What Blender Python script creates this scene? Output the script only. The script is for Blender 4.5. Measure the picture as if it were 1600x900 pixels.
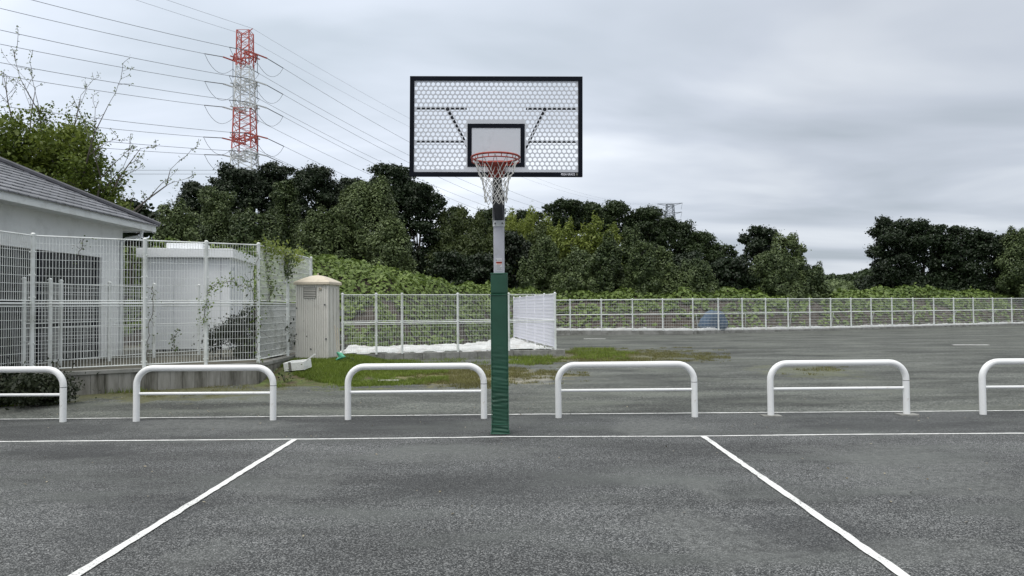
import bpy, math, random
import numpy as np
from mathutils import Matrix, Vector

random.seed(7)
RNG = np.random.default_rng(11)
scene = bpy.context.scene
for o in list(bpy.data.objects):
    bpy.data.objects.remove(o)
COL = scene.collection
R = math.radians

# ------------------------------------------------------------------ camera
EYE = 1.56
F = 1120.0
PITCH = math.atan(32.0 / F)
ROLL = R(0.45)
cam_d = bpy.data.cameras.new("camera")
cam_d.sensor_width = 36.0
cam_d.lens = 36.0 * F / 1600.0
cam_d.clip_start = 0.05
cam_d.clip_end = 3000
cam = bpy.data.objects.new("camera", cam_d)
COL.objects.link(cam)
CM = Matrix.Rotation(R(90) + PITCH, 3, 'X') @ Matrix.Rotation(-ROLL, 3, 'Z')
cam.matrix_world = Matrix.Translation((0, 0, EYE)) @ CM.to_4x4()
scene.camera = cam

def ray(px, py):
    return CM @ Vector(((px - 800) / F, (450 - py) / F, -1.0))
def P(px, py, D):
    """world point seen at photo pixel (px, py), D metres ahead"""
    d = ray(px, py)
    return Vector((0, 0, EYE)) + d * (D / d.y)
def G(px, py, z=0.0):
    d = ray(px, py)
    return Vector((0, 0, EYE)) + d * ((z - EYE) / d.z)

# ------------------------------------------------------------------ light
SUN_EL, SUN_AZ = 64.0, 218.0          # degrees; azimuth clockwise from +Y (behind the camera, a little left)
world = bpy.data.worlds.new("World")
scene.world = world
world.use_nodes = True
wn, wl = world.node_tree.nodes, world.node_tree.links
wn.clear()
def N(nodes, t, **kw):
    n = nodes.new(t)
    for k, v in kw.items():
        setattr(n, k, v)
    return n
wout = N(wn, 'ShaderNodeOutputWorld')
sky = N(wn, 'ShaderNodeTexSky', sky_type='NISHITA', sun_disc=False, sun_elevation=R(SUN_EL), sun_rotation=R(SUN_AZ))
tc = N(wn, 'ShaderNodeTexCoord')
sep = N(wn, 'ShaderNodeSeparateXYZ')
wl.new(tc.outputs['Generated'], sep.inputs[0])
def math_node(nodes, links, op, a, b=None, c=None):
    m = nodes.new('ShaderNodeMath'); m.operation = op
    for i, v in enumerate((a, b, c)):
        if v is None: continue
        if isinstance(v, (int, float)): m.inputs[i].default_value = v
        else: links.new(v, m.inputs[i])
    return m.outputs[0]
zz = math_node(wn, wl, 'ADD', math_node(wn, wl, 'MAXIMUM', sep.outputs[2], 0.0), 0.11)
cx = math_node(wn, wl, 'DIVIDE', sep.outputs[0], zz)
cy = math_node(wn, wl, 'DIVIDE', sep.outputs[1], zz)
comb = N(wn, 'ShaderNodeCombineXYZ'); wl.new(cx, comb.inputs[0]); wl.new(cy, comb.inputs[1])
mapn = N(wn, 'ShaderNodeMapping'); mapn.inputs['Rotation'].default_value = (0, 0, R(25)); mapn.inputs['Scale'].default_value = (0.55, 0.9, 1)
wl.new(comb.outputs[0], mapn.inputs[0])
cn = N(wn, 'ShaderNodeTexNoise'); cn.inputs['Scale'].default_value = 0.95; cn.inputs['Detail'].default_value = 5; cn.inputs['Roughness'].default_value = 0.46; cn.inputs['Distortion'].default_value = 0.35
wl.new(mapn.outputs[0], cn.inputs['Vector'])
cr = N(wn, 'ShaderNodeValToRGB')
cr.color_ramp.elements[0].position = 0.36; cr.color_ramp.elements[0].color = (0.50, 0.56, 0.63, 1)
cr.color_ramp.elements[1].position = 0.64; cr.color_ramp.elements[1].color = (0.88, 0.93, 1.0, 1)
e = cr.color_ramp.elements.new(0.5); e.color = (0.655, 0.71, 0.80, 1)
wl.new(cn.outputs['Fac'], cr.inputs[0])
# clouds thinner towards the upper left, thicker towards the right, brighter towards the zenith
dotn = N(wn, 'ShaderNodeVectorMath', operation='DOT_PRODUCT'); dotn.inputs[1].default_value = Vector((-0.50, 0.78, 0.42)).normalized()
wl.new(tc.outputs['Generated'], dotn.inputs[0])
gl = N(wn, 'ShaderNodeMapRange'); gl.inputs[1].default_value = 0.60; gl.inputs[2].default_value = 1.0; gl.inputs[3].default_value = 0.86; gl.inputs[4].default_value = 1.30
wl.new(dotn.outputs['Value'], gl.inputs[0])
zen = N(wn, 'ShaderNodeMapRange'); zen.inputs[1].default_value = 0.42; zen.inputs[2].default_value = 1.0; zen.inputs[3].default_value = 1.0; zen.inputs[4].default_value = 1.55
wl.new(sep.outputs[2], zen.inputs[0])
mul = math_node(wn, wl, 'MULTIPLY', gl.outputs[0], zen.outputs[0])
vm = N(wn, 'ShaderNodeVectorMath', operation='SCALE'); wl.new(cr.outputs[0], vm.inputs[0]); wl.new(mul, vm.inputs['Scale'])
hi = N(wn, 'ShaderNodeMapRange'); hi.inputs[1].default_value = 0.40; hi.inputs[2].default_value = 0.75; wl.new(sep.outputs[2], hi.inputs[0])
hm = N(wn, 'ShaderNodeMix', data_type='RGBA'); wl.new(hi.outputs[0], hm.inputs[0]); wl.new(vm.outputs[0], hm.inputs[6]); hm.inputs[7].default_value = (1.08, 1.09, 1.06, 1)
bg_c = N(wn, 'ShaderNodeBackground'); wl.new(hm.outputs[2], bg_c.inputs[0]); bg_c.inputs[1].default_value = 1.05
bg_s = N(wn, 'ShaderNodeBackground'); wl.new(sky.outputs[0], bg_s.inputs[0]); bg_s.inputs[1].default_value = 0.10
mx = N(wn, 'ShaderNodeMixShader'); mx.inputs[0].default_value = 0.93
wl.new(bg_s.outputs[0], mx.inputs[1]); wl.new(bg_c.outputs[0], mx.inputs[2]); wl.new(mx.outputs[0], wout.inputs[0])

sun_d = bpy.data.lights.new("sun", 'SUN'); sun_d.energy = 2.1; sun_d.angle = R(40); sun_d.color = (1.0, 0.975, 0.94)
sun = bpy.data.objects.new("sun", sun_d); COL.objects.link(sun)
sv = Vector((math.sin(R(SUN_AZ)) * math.cos(R(SUN_EL)), math.cos(R(SUN_AZ)) * math.cos(R(SUN_EL)), math.sin(R(SUN_EL))))
sun.rotation_euler = (-sv).to_track_quat('-Z', 'Y').to_euler()
scene.view_settings.view_transform = 'Standard'
scene.view_settings.look = 'None'
scene.view_settings.exposure = 0.0
scene.view_settings.gamma = 1.0
scene.view_settings.use_curve_mapping = False

# ------------------------------------------------------------------ materials
def mat(name, color, rough=0.6, var=0.0, vscale=3.0, bump=0.0, bscale=20.0, metal=0.0, spec=0.5, dirt=None, dscale=1.5, dlo=0.5, dhi=0.7):
    m = bpy.data.materials.new(name); m.use_nodes = True
    n, l = m.node_tree.nodes, m.node_tree.links
    b = n['Principled BSDF']
    b.inputs['Roughness'].default_value = rough
    b.inputs['Metallic'].default_value = metal
    b.inputs['Specular IOR Level'].default_value = spec
    b.inputs['Base Color'].default_value = (*color, 1)
    t = N(n, 'ShaderNodeTexCoord')
    src = None
    if var > 0:
        no = N(n, 'ShaderNodeTexNoise'); no.inputs['Scale'].default_value = vscale; no.inputs['Detail'].default_value = 4
        l.new(t.outputs['Object'], no.inputs['Vector'])
        r = N(n, 'ShaderNodeValToRGB')
        r.color_ramp.elements[0].position = 0.3; r.color_ramp.elements[1].position = 0.7
        r.color_ramp.elements[0].color = (*[c * (1 - var) for c in color], 1)
        r.color_ramp.elements[1].color = (*[min(1, c * (1 + var)) for c in color], 1)
        l.new(no.outputs['Fac'], r.inputs[0]); src = r.outputs[0]
        l.new(src, b.inputs['Base Color'])
    if dirt:
        no = N(n, 'ShaderNodeTexNoise'); no.inputs['Scale'].default_value = dscale; no.inputs['Detail'].default_value = 6; no.inputs['Roughness'].default_value = 0.7
        l.new(t.outputs['Object'], no.inputs['Vector'])
        mr = N(n, 'ShaderNodeMapRange'); mr.inputs[1].default_value = dlo; mr.inputs[2].default_value = dhi
        l.new(no.outputs['Fac'], mr.inputs[0])
        mixn = N(n, 'ShaderNodeMix', data_type='RGBA')
        l.new(mr.outputs[0], mixn.inputs[0])
        if src: l.new(src, mixn.inputs[6])
        else: mixn.inputs[6].default_value = (*color, 1)
        mixn.inputs[7].default_value = (*dirt, 1)
        l.new(mixn.outputs[2], b.inputs['Base Color'])
    if bump > 0:
        no = N(n, 'ShaderNodeTexNoise'); no.inputs['Scale'].default_value = bscale; no.inputs['Detail'].default_value = 4
        l.new(t.outputs['Object'], no.inputs['Vector'])
        bm_ = N(n, 'ShaderNodeBump'); bm_.inputs['Strength'].default_value = bump; bm_.inputs['Distance'].default_value = 0.02
        l.new(no.outputs['Fac'], bm_.inputs['Height']); l.new(bm_.outputs[0], b.inputs['Normal'])
    return m

def leafmat(name, c_lo, c_hi, trans=0.25, big=0.35, bscale=0.5, rough=0.5):
    """leaf material: colour differs from leaf to leaf and from clump to clump"""
    m = bpy.data.materials.new(name); m.use_nodes = True
    n, l = m.node_tree.nodes, m.node_tree.links
    b = n['Principled BSDF']; out = n['Material Output']
    b.inputs['Roughness'].default_value = rough
    b.inputs['Specular IOR Level'].default_value = 0.35
    g = N(n, 'ShaderNodeNewGeometry'); t = N(n, 'ShaderNodeTexCoord')
    no = N(n, 'ShaderNodeTexNoise'); no.inputs['Scale'].default_value = bscale; no.inputs['Detail'].default_value = 3
    l.new(t.outputs['Object'], no.inputs['Vector'])
    mr = N(n, 'ShaderNodeMapRange'); mr.inputs[1].default_value = 0.35; mr.inputs[2].default_value = 0.65
    l.new(no.outputs['Fac'], mr.inputs[0])
    f = math_node(n, l, 'ADD', math_node(n, l, 'MULTIPLY', g.outputs['Random Per Island'], 1 - big), math_node(n, l, 'MULTIPLY', mr.outputs[0], big))
    mixn = N(n, 'ShaderNodeMix', data_type='RGBA')
    oi = N(n, 'ShaderNodeObjectInfo')
    f = math_node(n, l, 'ADD', math_node(n, l, 'MULTIPLY', f, 0.78), math_node(n, l, 'MULTIPLY', math_node(n, l, 'SUBTRACT', oi.outputs['Random'], 0.28), 0.36))
    l.new(f, mixn.inputs[0]); mixn.inputs[6].default_value = (*c_lo, 1); mixn.inputs[7].default_value = (*c_hi, 1)
    l.new(mixn.outputs[2], b.inputs['Base Color'])
    tr = N(n, 'ShaderNodeBsdfTranslucent'); l.new(mixn.outputs[2], tr.inputs[0])
    ms = N(n, 'ShaderNodeMixShader'); ms.inputs[0].default_value = trans
    l.new(b.outputs[0], ms.inputs[1]); l.new(tr.outputs[0], ms.inputs[2]); l.new(ms.outputs[0], out.inputs[0])
    return m

M = {}
M['white'] = mat('white_paint', (0.83, 0.85, 0.87), 0.35, dirt=(0.55, 0.55, 0.52), dscale=6, dlo=0.62, dhi=0.85)
M['rail_white'] = mat('rail_white_paint', (0.86, 0.87, 0.87), 0.38, dirt=(0.42, 0.36, 0.28), dscale=14, dlo=0.63, dhi=0.80, bump=0.08, bscale=30)
M['wire'] = mat('fence_coating', (0.80, 0.83, 0.82), 0.45, dirt=(0.45, 0.47, 0.42), dscale=2, dlo=0.5, dhi=0.75)
M['fence_lav'] = mat('pale_fence_coating', (0.78, 0.78, 0.86), 0.45)
M['board'] = mat('backboard_sheet', (0.60, 0.625, 0.675), 0.42, var=0.04, vscale=2, dirt=(0.42, 0.43, 0.45), dscale=3, dlo=0.6, dhi=0.9)
M['navy'] = mat('navy_border', (0.006, 0.008, 0.014), 0.75, var=0.3, vscale=5, spec=0.12)
M['rim'] = mat('rim_orange_red', (0.36, 0.05, 0.032), 0.45, var=0.25, vscale=14, dirt=(0.20, 0.05, 0.03), dscale=20, dlo=0.5, dhi=0.75)
M['net'] = mat('net_cord', (0.55, 0.55, 0.53), 0.8, var=0.2, vscale=40)
M['pole'] = mat('pole_paint', (0.50, 0.51, 0.57), 0.42, dirt=(0.36, 0.37, 0.38), dscale=7, dlo=0.5, dhi=0.85)
M['plate'] = mat('plate_paint', (0.70, 0.73, 0.74), 0.4, dirt=(0.4, 0.4, 0.4), dscale=8, dlo=0.5, dhi=0.8)
M['dark_metal'] = mat('dark_grey_steel', (0.03, 0.033, 0.042), 0.5, var=0.25, vscale=6)
M['bolt'] = mat('bolt_steel', (0.12, 0.12, 0.13), 0.4, metal=0.7)
M['pad'] = mat('green_vinyl', (0.018, 0.080, 0.048), 0.45, var=0.2, vscale=3, dirt=(0.03, 0.085, 0.06), dscale=5, dlo=0.5, dhi=0.8, bump=0.06, bscale=60)
M['pad_edge'] = mat('green_vinyl_piping', (0.03, 0.13, 0.08), 0.4)
M['sticker'] = mat('sticker_paper', (0.66, 0.67, 0.70), 0.5)
M['ink'] = mat('sticker_ink', (0.08, 0.08, 0.10), 0.6)
M['ink_red'] = mat('sticker_red', (0.30, 0.03, 0.01), 0.6)
M['ink_pink'] = mat('sticker_pink', (0.65, 0.35, 0.28), 0.6)
M['logo'] = mat('logo_white', (0.75, 0.76, 0.82), 0.5)
M['wall_white'] = mat('white_render_wall', (0.80, 0.82, 0.82), 0.8, var=0.05, vscale=1, dirt=(0.52, 0.53, 0.52), dscale=1.2, dlo=0.5, dhi=0.9, bump=0.15, bscale=50)
M['fascia'] = mat('fascia_paint', (0.72, 0.75, 0.75), 0.5, dirt=(0.5, 0.5, 0.48), dscale=3, dlo=0.5, dhi=0.8)
M['dark_in'] = mat('dark_glazing', (0.02, 0.022, 0.026), 0.2, var=0.3, vscale=0.8)
M['shed'] = mat('white_shed_panel', (0.86, 0.88, 0.90), 0.4, dirt=(0.70, 0.72, 0.72), dscale=1.3, dlo=0.5, dhi=0.9)
M['shed_seam'] = mat('shed_seam', (0.45, 0.47, 0.5), 0.5)
M['kiosk'] = mat('beige_grp', (0.68, 0.665, 0.62), 0.5, var=0.05, vscale=2, dirt=(0.50, 0.48, 0.44), dscale=2.5, dlo=0.55, dhi=0.85)
M['kiosk_roof'] = mat('cream_grp_roof', (0.62, 0.55, 0.44), 0.5, dirt=(0.35, 0.31, 0.24), dscale=4, dlo=0.5, dhi=0.85)
M['vent'] = mat('vent_grey', (0.17, 0.165, 0.15), 0.6)
M['foam'] = mat('white_foam', (0.82, 0.83, 0.82), 0.7, dirt=(0.5, 0.5, 0.45), dscale=6, dlo=0.55, dhi=0.8)
M['sheet_white'] = mat('white_ground_sheet', (0.60, 0.61, 0.61), 0.6, var=0.2, vscale=4, dirt=(0.42, 0.38, 0.33), dscale=1.6, dlo=0.52, dhi=0.72, bump=0.5, bscale=7)
M['blue'] = mat('blue_tarp', (0.06, 0.105, 0.17), 0.7, var=0.2, vscale=3, bump=0.5, bscale=6)
M['mint'] = mat('mint_bag', (0.12, 0.45, 0.30), 0.5)
M['bamboo_stick'] = mat('pale_wood', (0.5, 0.45, 0.36), 0.7)
M['bark'] = mat('bark', (0.085, 0.07, 0.055), 0.9, var=0.3, vscale=6, bump=0.5, bscale=18)
M['twig'] = mat('twig_bark', (0.11, 0.095, 0.085), 0.9, var=0.2, vscale=6)
M['slab'] = mat('slab_concrete', (0.50, 0.50, 0.45), 0.85, var=0.12, vscale=12)
M['py_red'] = mat('pylon_red', (0.50, 0.11, 0.09), 0.6, var=0.15, vscale=0.5)
M['py_white'] = mat('pylon_white', (0.66, 0.68, 0.68), 0.6, var=0.15, vscale=0.5)
M['py_dark'] = mat('pylon_fitting', (0.12, 0.13, 0.14), 0.6)
M['cable'] = mat('aluminium_cable', (0.26, 0.27, 0.29), 0.5)
M['grey_steel'] = mat('galvanised_lattice', (0.13, 0.15, 0.17), 0.6)

# leaves
M['lf_dark'] = leafmat('evergreen_leaf', (0.009, 0.017, 0.007), (0.032, 0.055, 0.020), 0.12, 0.45, 0.35)
M['lf_mid'] = leafmat('broadleaf_leaf', (0.016, 0.030, 0.010), (0.055, 0.085, 0.028), 0.2, 0.45, 0.4)
M['lf_kudzu'] = leafmat('creeper_leaf', (0.022, 0.043, 0.014), (0.17, 0.22, 0.085), 0.15, 0.35, 0.45)
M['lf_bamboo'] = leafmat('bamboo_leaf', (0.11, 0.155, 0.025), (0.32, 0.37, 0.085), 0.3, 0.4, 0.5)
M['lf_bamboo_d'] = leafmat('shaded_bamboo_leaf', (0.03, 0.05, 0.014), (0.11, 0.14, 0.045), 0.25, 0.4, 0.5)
M['lf_bank'] = leafmat('bank_creeper_leaf', (0.045, 0.085, 0.018), (0.22, 0.30, 0.075), 0.25, 0.4, 0.55)
M['lf_cherry'] = leafmat('yellow_green_leaf', (0.05, 0.09, 0.012), (0.25, 0.30, 0.055), 0.35, 0.5, 0.7)
M['lf_bush'] = leafmat('clipped_bush_leaf', (0.010, 0.018, 0.008), (0.05, 0.062, 0.028), 0.15, 0.5, 1.5)
M['grass_green'] = leafmat('grass_blade', (0.08, 0.13, 0.015), (0.28, 0.36, 0.06), 0.3, 0.5, 1.2)
M['grass_dry'] = leafmat('dry_grass_blade', (0.11, 0.10, 0.035), (0.25, 0.25, 0.085), 0.3, 0.5, 1.2)
M['soil'] = mat('bank_soil', (0.055, 0.043, 0.034), 0.95, var=0.4, vscale=2)
M['far_field'] = mat('far_field_grass', (0.10, 0.14, 0.06), 0.95, var=0.35, vscale=0.12)

# asphalt
def asphalt(name, base, speck_lo, speck_hi, scale, patch, streak, green=0.0, masks=(), speckcon=1.0):
    m = bpy.data.materials.new(name); m.use_nodes = True
    n, l = m.node_tree.nodes, m.node_tree.links
    b = n['Principled BSDF']; b.inputs['Roughness'].default_value = 0.82; b.inputs['Specular IOR Level'].default_value = 0.4
    t = N(n, 'ShaderNodeTexCoord')
    v = N(n, 'ShaderNodeTexVoronoi'); v.inputs['Scale'].default_value = scale; l.new(t.outputs['Object'], v.inputs['Vector'])
    sp = N(n, 'ShaderNodeSeparateColor'); l.new(v.outputs['Color'], sp.inputs[0])
    r = N(n, 'ShaderNodeValToRGB')
    r.color_ramp.elements[0].position = 0.0; r.color_ramp.elements[0].color = (*speck_lo, 1)
    r.color_ramp.elements[1].position = 1.0; r.color_ramp.elements[1].color = (*speck_hi, 1)
    e = r.color_ramp.elements.new(0.62); e.color = (*base, 1)
    e = r.color_ramp.elements.new(0.35); e.color = (*[0.6 * a + 0.4 * c for a, c in zip(base, speck_lo)], 1)
    l.new(sp.outputs[0], r.inputs[0])
    # dusty light patches and darker damp ones
    def noise(sc, det, vec=None, rough=0.6):
        no = N(n, 'ShaderNodeTexNoise'); no.inputs['Scale'].default_value = sc; no.inputs['Detail'].default_value = det; no.inputs['Roughness'].default_value = rough
        l.new(vec or t.outputs['Object'], no.inputs['Vector']); return no.outputs['Fac']
    mp = N(n, 'ShaderNodeMapping'); mp.inputs['Scale'].default_value = (0.45, 1.3, 1); mp.inputs['Rotation'].default_value = (0, 0, R(8)); l.new(t.outputs['Object'], mp.inputs[0])
    n1 = noise(0.55, 5, mp.outputs[0]); n2 = noise(1.7, 6, mp.outputs[0], 0.7)
    s = math_node(n, l, 'ADD', math_node(n, l, 'MULTIPLY', n1, 0.65), math_node(n, l, 'MULTIPLY', n2, 0.35))
    rr = N(n, 'ShaderNodeMapRange'); rr.inputs[1].default_value = 0.41; rr.inputs[2].default_value = 0.60
    rr.inputs[3].default_value = 1 - patch * 0.75; rr.inputs[4].default_value = 1 + patch; l.new(s, rr.inputs[0])
    sc = N(n, 'ShaderNodeVectorMath', operation='SCALE'); l.new(r.outputs[0], sc.inputs[0]); l.new(rr.outputs[0], sc.inputs['Scale'])
    colr = sc.outputs[0]
    # dust: pale smooth film
    n3 = noise(0.8, 6, mp.outputs[0], 0.62)
    dr = N(n, 'ShaderNodeMapRange'); dr.inputs[1].default_value = 0.50; dr.inputs[2].default_value = 0.66; dr.inputs[4].default_value = streak; l.new(n3, dr.inputs[0])
    mixn = N(n, 'ShaderNodeMix', data_type='RGBA'); l.new(dr.outputs[0], mixn.inputs[0]); l.new(colr, mixn.inputs[6])
    mixn.inputs[7].default_value = (base[0] * 1.7, base[1] * 1.72, base[2] * 1.6, 1)
    colr = mixn.outputs[2]
    # moss / soil stains with their own places
    for (mxx, myy, rx, ry, c, amt) in masks:
        mp2 = N(n, 'ShaderNodeMapping'); mp2.vector_type = 'TEXTURE'; mp2.inputs['Location'].default_value = (mxx, myy, 0); mp2.inputs['Scale'].default_value = (rx, ry, 1000)
        l.new(t.outputs['Object'], mp2.inputs[0])
        ln = N(n, 'ShaderNodeVectorMath', operation='LENGTH'); l.new(mp2.outputs[0], ln.inputs[0])
        nn = noise(1.6, 7, None, 0.72)
        a = math_node(n, l, 'SUBTRACT', math_node(n, l, 'ADD', 1.0, math_node(n, l, 'MULTIPLY', math_node(n, l, 'SUBTRACT', nn, 0.5), 3.2)), ln.outputs['Value'])
        a = math_node(n, l, 'MULTIPLY', a, 2.5); mm = n.new('ShaderNodeMath'); mm.operation = 'MULTIPLY'; mm.use_clamp = True
        l.new(a, mm.inputs[0]); mm.inputs[1].default_value = 1.0
        am = math_node(n, l, 'MULTIPLY', mm.outputs[0], amt)
        mx2 = N(n, 'ShaderNodeMix', data_type='RGBA'); l.new(am, mx2.inputs[0]); l.new(colr, mx2.inputs[6])
        fine = noise(14, 5); fr = N(n, 'ShaderNodeMapRange'); fr.inputs[1].default_value = 0.3; fr.inputs[2].default_value = 0.7; fr.inputs[3].default_value = 0.45; fr.inputs[4].default_value = 1.5; l.new(fine, fr.inputs[0])
        vs = N(n, 'ShaderNodeVectorMath', operation='SCALE'); vs.inputs[0].default_value = c; l.new(fr.outputs[0], vs.inputs['Scale'])
        l.new(vs.outputs[0], mx2.inputs[7]); colr = mx2.outputs[2]
    l.new(colr, b.inputs['Base Color'])
    bm_ = N(n, 'ShaderNodeBump'); bm_.inputs['Strength'].default_value = 0.35; bm_.inputs['Distance'].default_value = 0.004
    l.new(v.outputs['Distance'], bm_.inputs['Height']); l.new(bm_.outputs[0], b.inputs['Normal'])
    return m

# ------------------------------------------------------------------ mesh helpers
class MB:
    def __init__(s): s.v = []; s.f = []
    def add(s, vs, fs):
        o = len(s.v); s.v += [tuple(p) for p in vs]; s.f += [tuple(i + o for i in f) for f in fs]; return s
    def box(s, x0, x1, y0, y1, z0, z1, mtx=None):
        vs = [Vector(p) for p in ((x0,y0,z0),(x1,y0,z0),(x1,y1,z0),(x0,y1,z0),(x0,y0,z1),(x1,y0,z1),(x1,y1,z1),(x0,y1,z1))]
        if mtx: vs = [mtx @ p for p in vs]
        return s.add(vs, [(0,3,2,1),(4,5,6,7),(0,1,5,4),(1,2,6,5),(2,3,7,6),(3,0,4,7)])
    def tube(s, pts, r, n=8, cap=True, flat=None):
        pts = [Vector(p) for p in pts]; m = len(pts); rings = []
        rs = r if isinstance(r, (list, tuple)) else [r] * m
        up = Vector((0, 0, 1)); 
        t0 = (pts[1] - pts[0]).normalized()
        ref = up if abs(t0.dot(up)) < 0.9 else Vector((1, 0, 0))
        a = t0.cross(ref).normalized(); vs = []
        for i, p in enumerate(pts):
            t = ((pts[min(i + 1, m - 1)] - pts[max(i - 1, 0)])).normalized()
            a = (a - t * a.dot(t))
            a = a.normalized() if a.length > 1e-6 else t.orthogonal().normalized()
            b = t.cross(a)
            for k in range(n):
                an = 2 * math.pi * (k + 0.5) / n
                vs.append(p + (a * math.cos(an) + b * math.sin(an)) * rs[i])
        fs = []
        for i in range(m - 1):
            for k in range(n):
                fs.append((i * n + k, i * n + (k + 1) % n, (i + 1) * n + (k + 1) % n, (i + 1) * n + k))
        if cap:
            fs.append(tuple(range(n))[::-1]); fs.append(tuple((m - 1) * n + k for k in range(n)))
        return s.add(vs, fs)
    def bar(s, a, b, w, h=None):
        """square-section bar between two points"""
        return s.tube([a, b], w * 0.7071, 4)
    def prism(s, poly, lift):
        """poly: list of 3D points; lift: vector"""
        n = len(poly); L = Vector(lift)
        vs = [Vector(p) for p in poly] + [Vector(p) + L for p in poly]
        fs = [tuple(range(n))[::-1], tuple(range(n, 2 * n))] + [(i, (i + 1) % n, (i + 1) % n + n, i + n) for i in range(n)]
        return s.add(vs, fs)
    def build(s, name, m, parent=None, smooth=False, bevel=0.0, loc=None):
        me = bpy.data.meshes.new(name); me.from_pydata(s.v, [], s.f); me.validate(); me.update()
        me.materials.append(m)
        o = bpy.data.objects.new(name, me); COL.objects.link(o)
        if parent: o.parent = parent
        if loc: o.location = loc
        if smooth:
            me.polygons.foreach_set('use_smooth', [True] * len(me.polygons))
            md = o.modifiers.new('es', 'EDGE_SPLIT'); md.split_angle = R(40)
        if bevel:
            md = o.modifiers.new('bv', 'BEVEL'); md.width = bevel; md.segments = 2; md.limit_method = 'ANGLE'
        return o

def np_mesh(name, V, Q, m, parent=None, smooth=False):
    """V (n,3), Q (k,4) or (k,3)"""
    V = np.asarray(V, dtype=np.float32); Q = np.asarray(Q, dtype=np.int32)
    me = bpy.data.meshes.new(name)
    me.vertices.add(len(V)); me.vertices.foreach_set('co', V.ravel())
    k, c = Q.shape
    me.loops.add(k * c); me.loops.foreach_set('vertex_index', Q.ravel())
    me.polygons.add(k); me.polygons.foreach_set('loop_start', np.arange(0, k * c, c, dtype=np.int32))
    if smooth: me.polygons.foreach_set('use_smooth', np.ones(k, dtype=bool))
    me.update(calc_edges=True); me.materials.append(m)
    o = bpy.data.objects.new(name, me); COL.objects.link(o)
    if parent: o.parent = parent
    return o

def tag(o, label=None, cat=None, group=None, kind=None):
    if label: o['label'] = label
    if cat: o['category'] = cat
    if group: o['group'] = group
    if kind: o['kind'] = kind
    return o
def empty(name, loc, label=None, cat=None, group=None, rz=0):
    o = bpy.data.objects.new(name, None); COL.objects.link(o); o.location = loc; o.rotation_euler = (0, 0, rz)
    o.empty_display_size = 0.3
    return tag(o, label, cat, group)

# smooth value noise in numpy
_T = np.random.default_rng(5).random((256, 256))
def vnoise(x, y):
    xi = np.floor(x).astype(int); yi = np.floor(y).astype(int); fx = x - xi; fy = y - yi
    fx = fx * fx * (3 - 2 * fx); fy = fy * fy * (3 - 2 * fy)
    a = _T[xi % 256, yi % 256]; b = _T[(xi + 1) % 256, yi % 256]; c = _T[xi % 256, (yi + 1) % 256]; d = _T[(xi + 1) % 256, (yi + 1) % 256]
    return (a * (1 - fx) + b * fx) * (1 - fy) + (c * (1 - fx) + d * fx) * fy
def fbm(x, y, o=4):
    s = 0; a = 0.5
    for _ in range(o):
        s = s + a * vnoise(x, y); x = x * 2.03 + 17; y = y * 2.03 + 31; a *= 0.5
    return s

def leaf_quads(Pn, Nn, size, rng, aspect=0.75, droop=0.25, jitter=0.6):
    """one folded quad per point"""
    n = len(Pn)
    Nn = Nn + rng.normal(0, jitter, (n, 3)); Nn /= np.linalg.norm(Nn, axis=1, keepdims=True) + 1e-9
    A = rng.normal(0, 1, (n, 3)); A[:, 2] -= 0.6
    A -= Nn * np.sum(A * Nn, axis=1, keepdims=True); A /= np.linalg.norm(A, axis=1, keepdims=True) + 1e-9
    B = np.cross(Nn, A)
    s = (size * rng.uniform(0.6, 1.35, n))[:, None]
    v0 = Pn - A * s * 0.5
    v1 = Pn + B * s * 0.5 * aspect - A * s * 0.05
    v2 = Pn + A * s * 0.5 - Nn * s * droop
    v3 = Pn - B * s * 0.5 * aspect - A * s * 0.05
    V = np.stack([v0, v1, v2, v3], axis=1).reshape(-1, 3)
    Q = np.arange(4 * n).reshape(n, 4)
    return V, Q

def sphere_np(c, r, nu=10, nv=7, rng=None):
    u = np.linspace(0, 2 * np.pi, nu, endpoint=False); v = np.linspace(0.12, np.pi - 0.12, nv)
    U, W = np.meshgrid(u, v); 
    X = np.stack([np.cos(U) * np.sin(W), np.sin(U) * np.sin(W), np.cos(W)], -1).reshape(-1, 3)
    if rng is not None: X *= rng.uniform(0.82, 1.1, (len(X), 1))
    V = X * np.array(r) + np.array(c); Q = []
    for j in range(nv - 1):
        for i in range(nu):
            Q.append((j * nu + i, j * nu + (i + 1) % nu, (j + 1) * nu + (i + 1) % nu, (j + 1) * nu + i))
    return V, np.array(Q)

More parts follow.
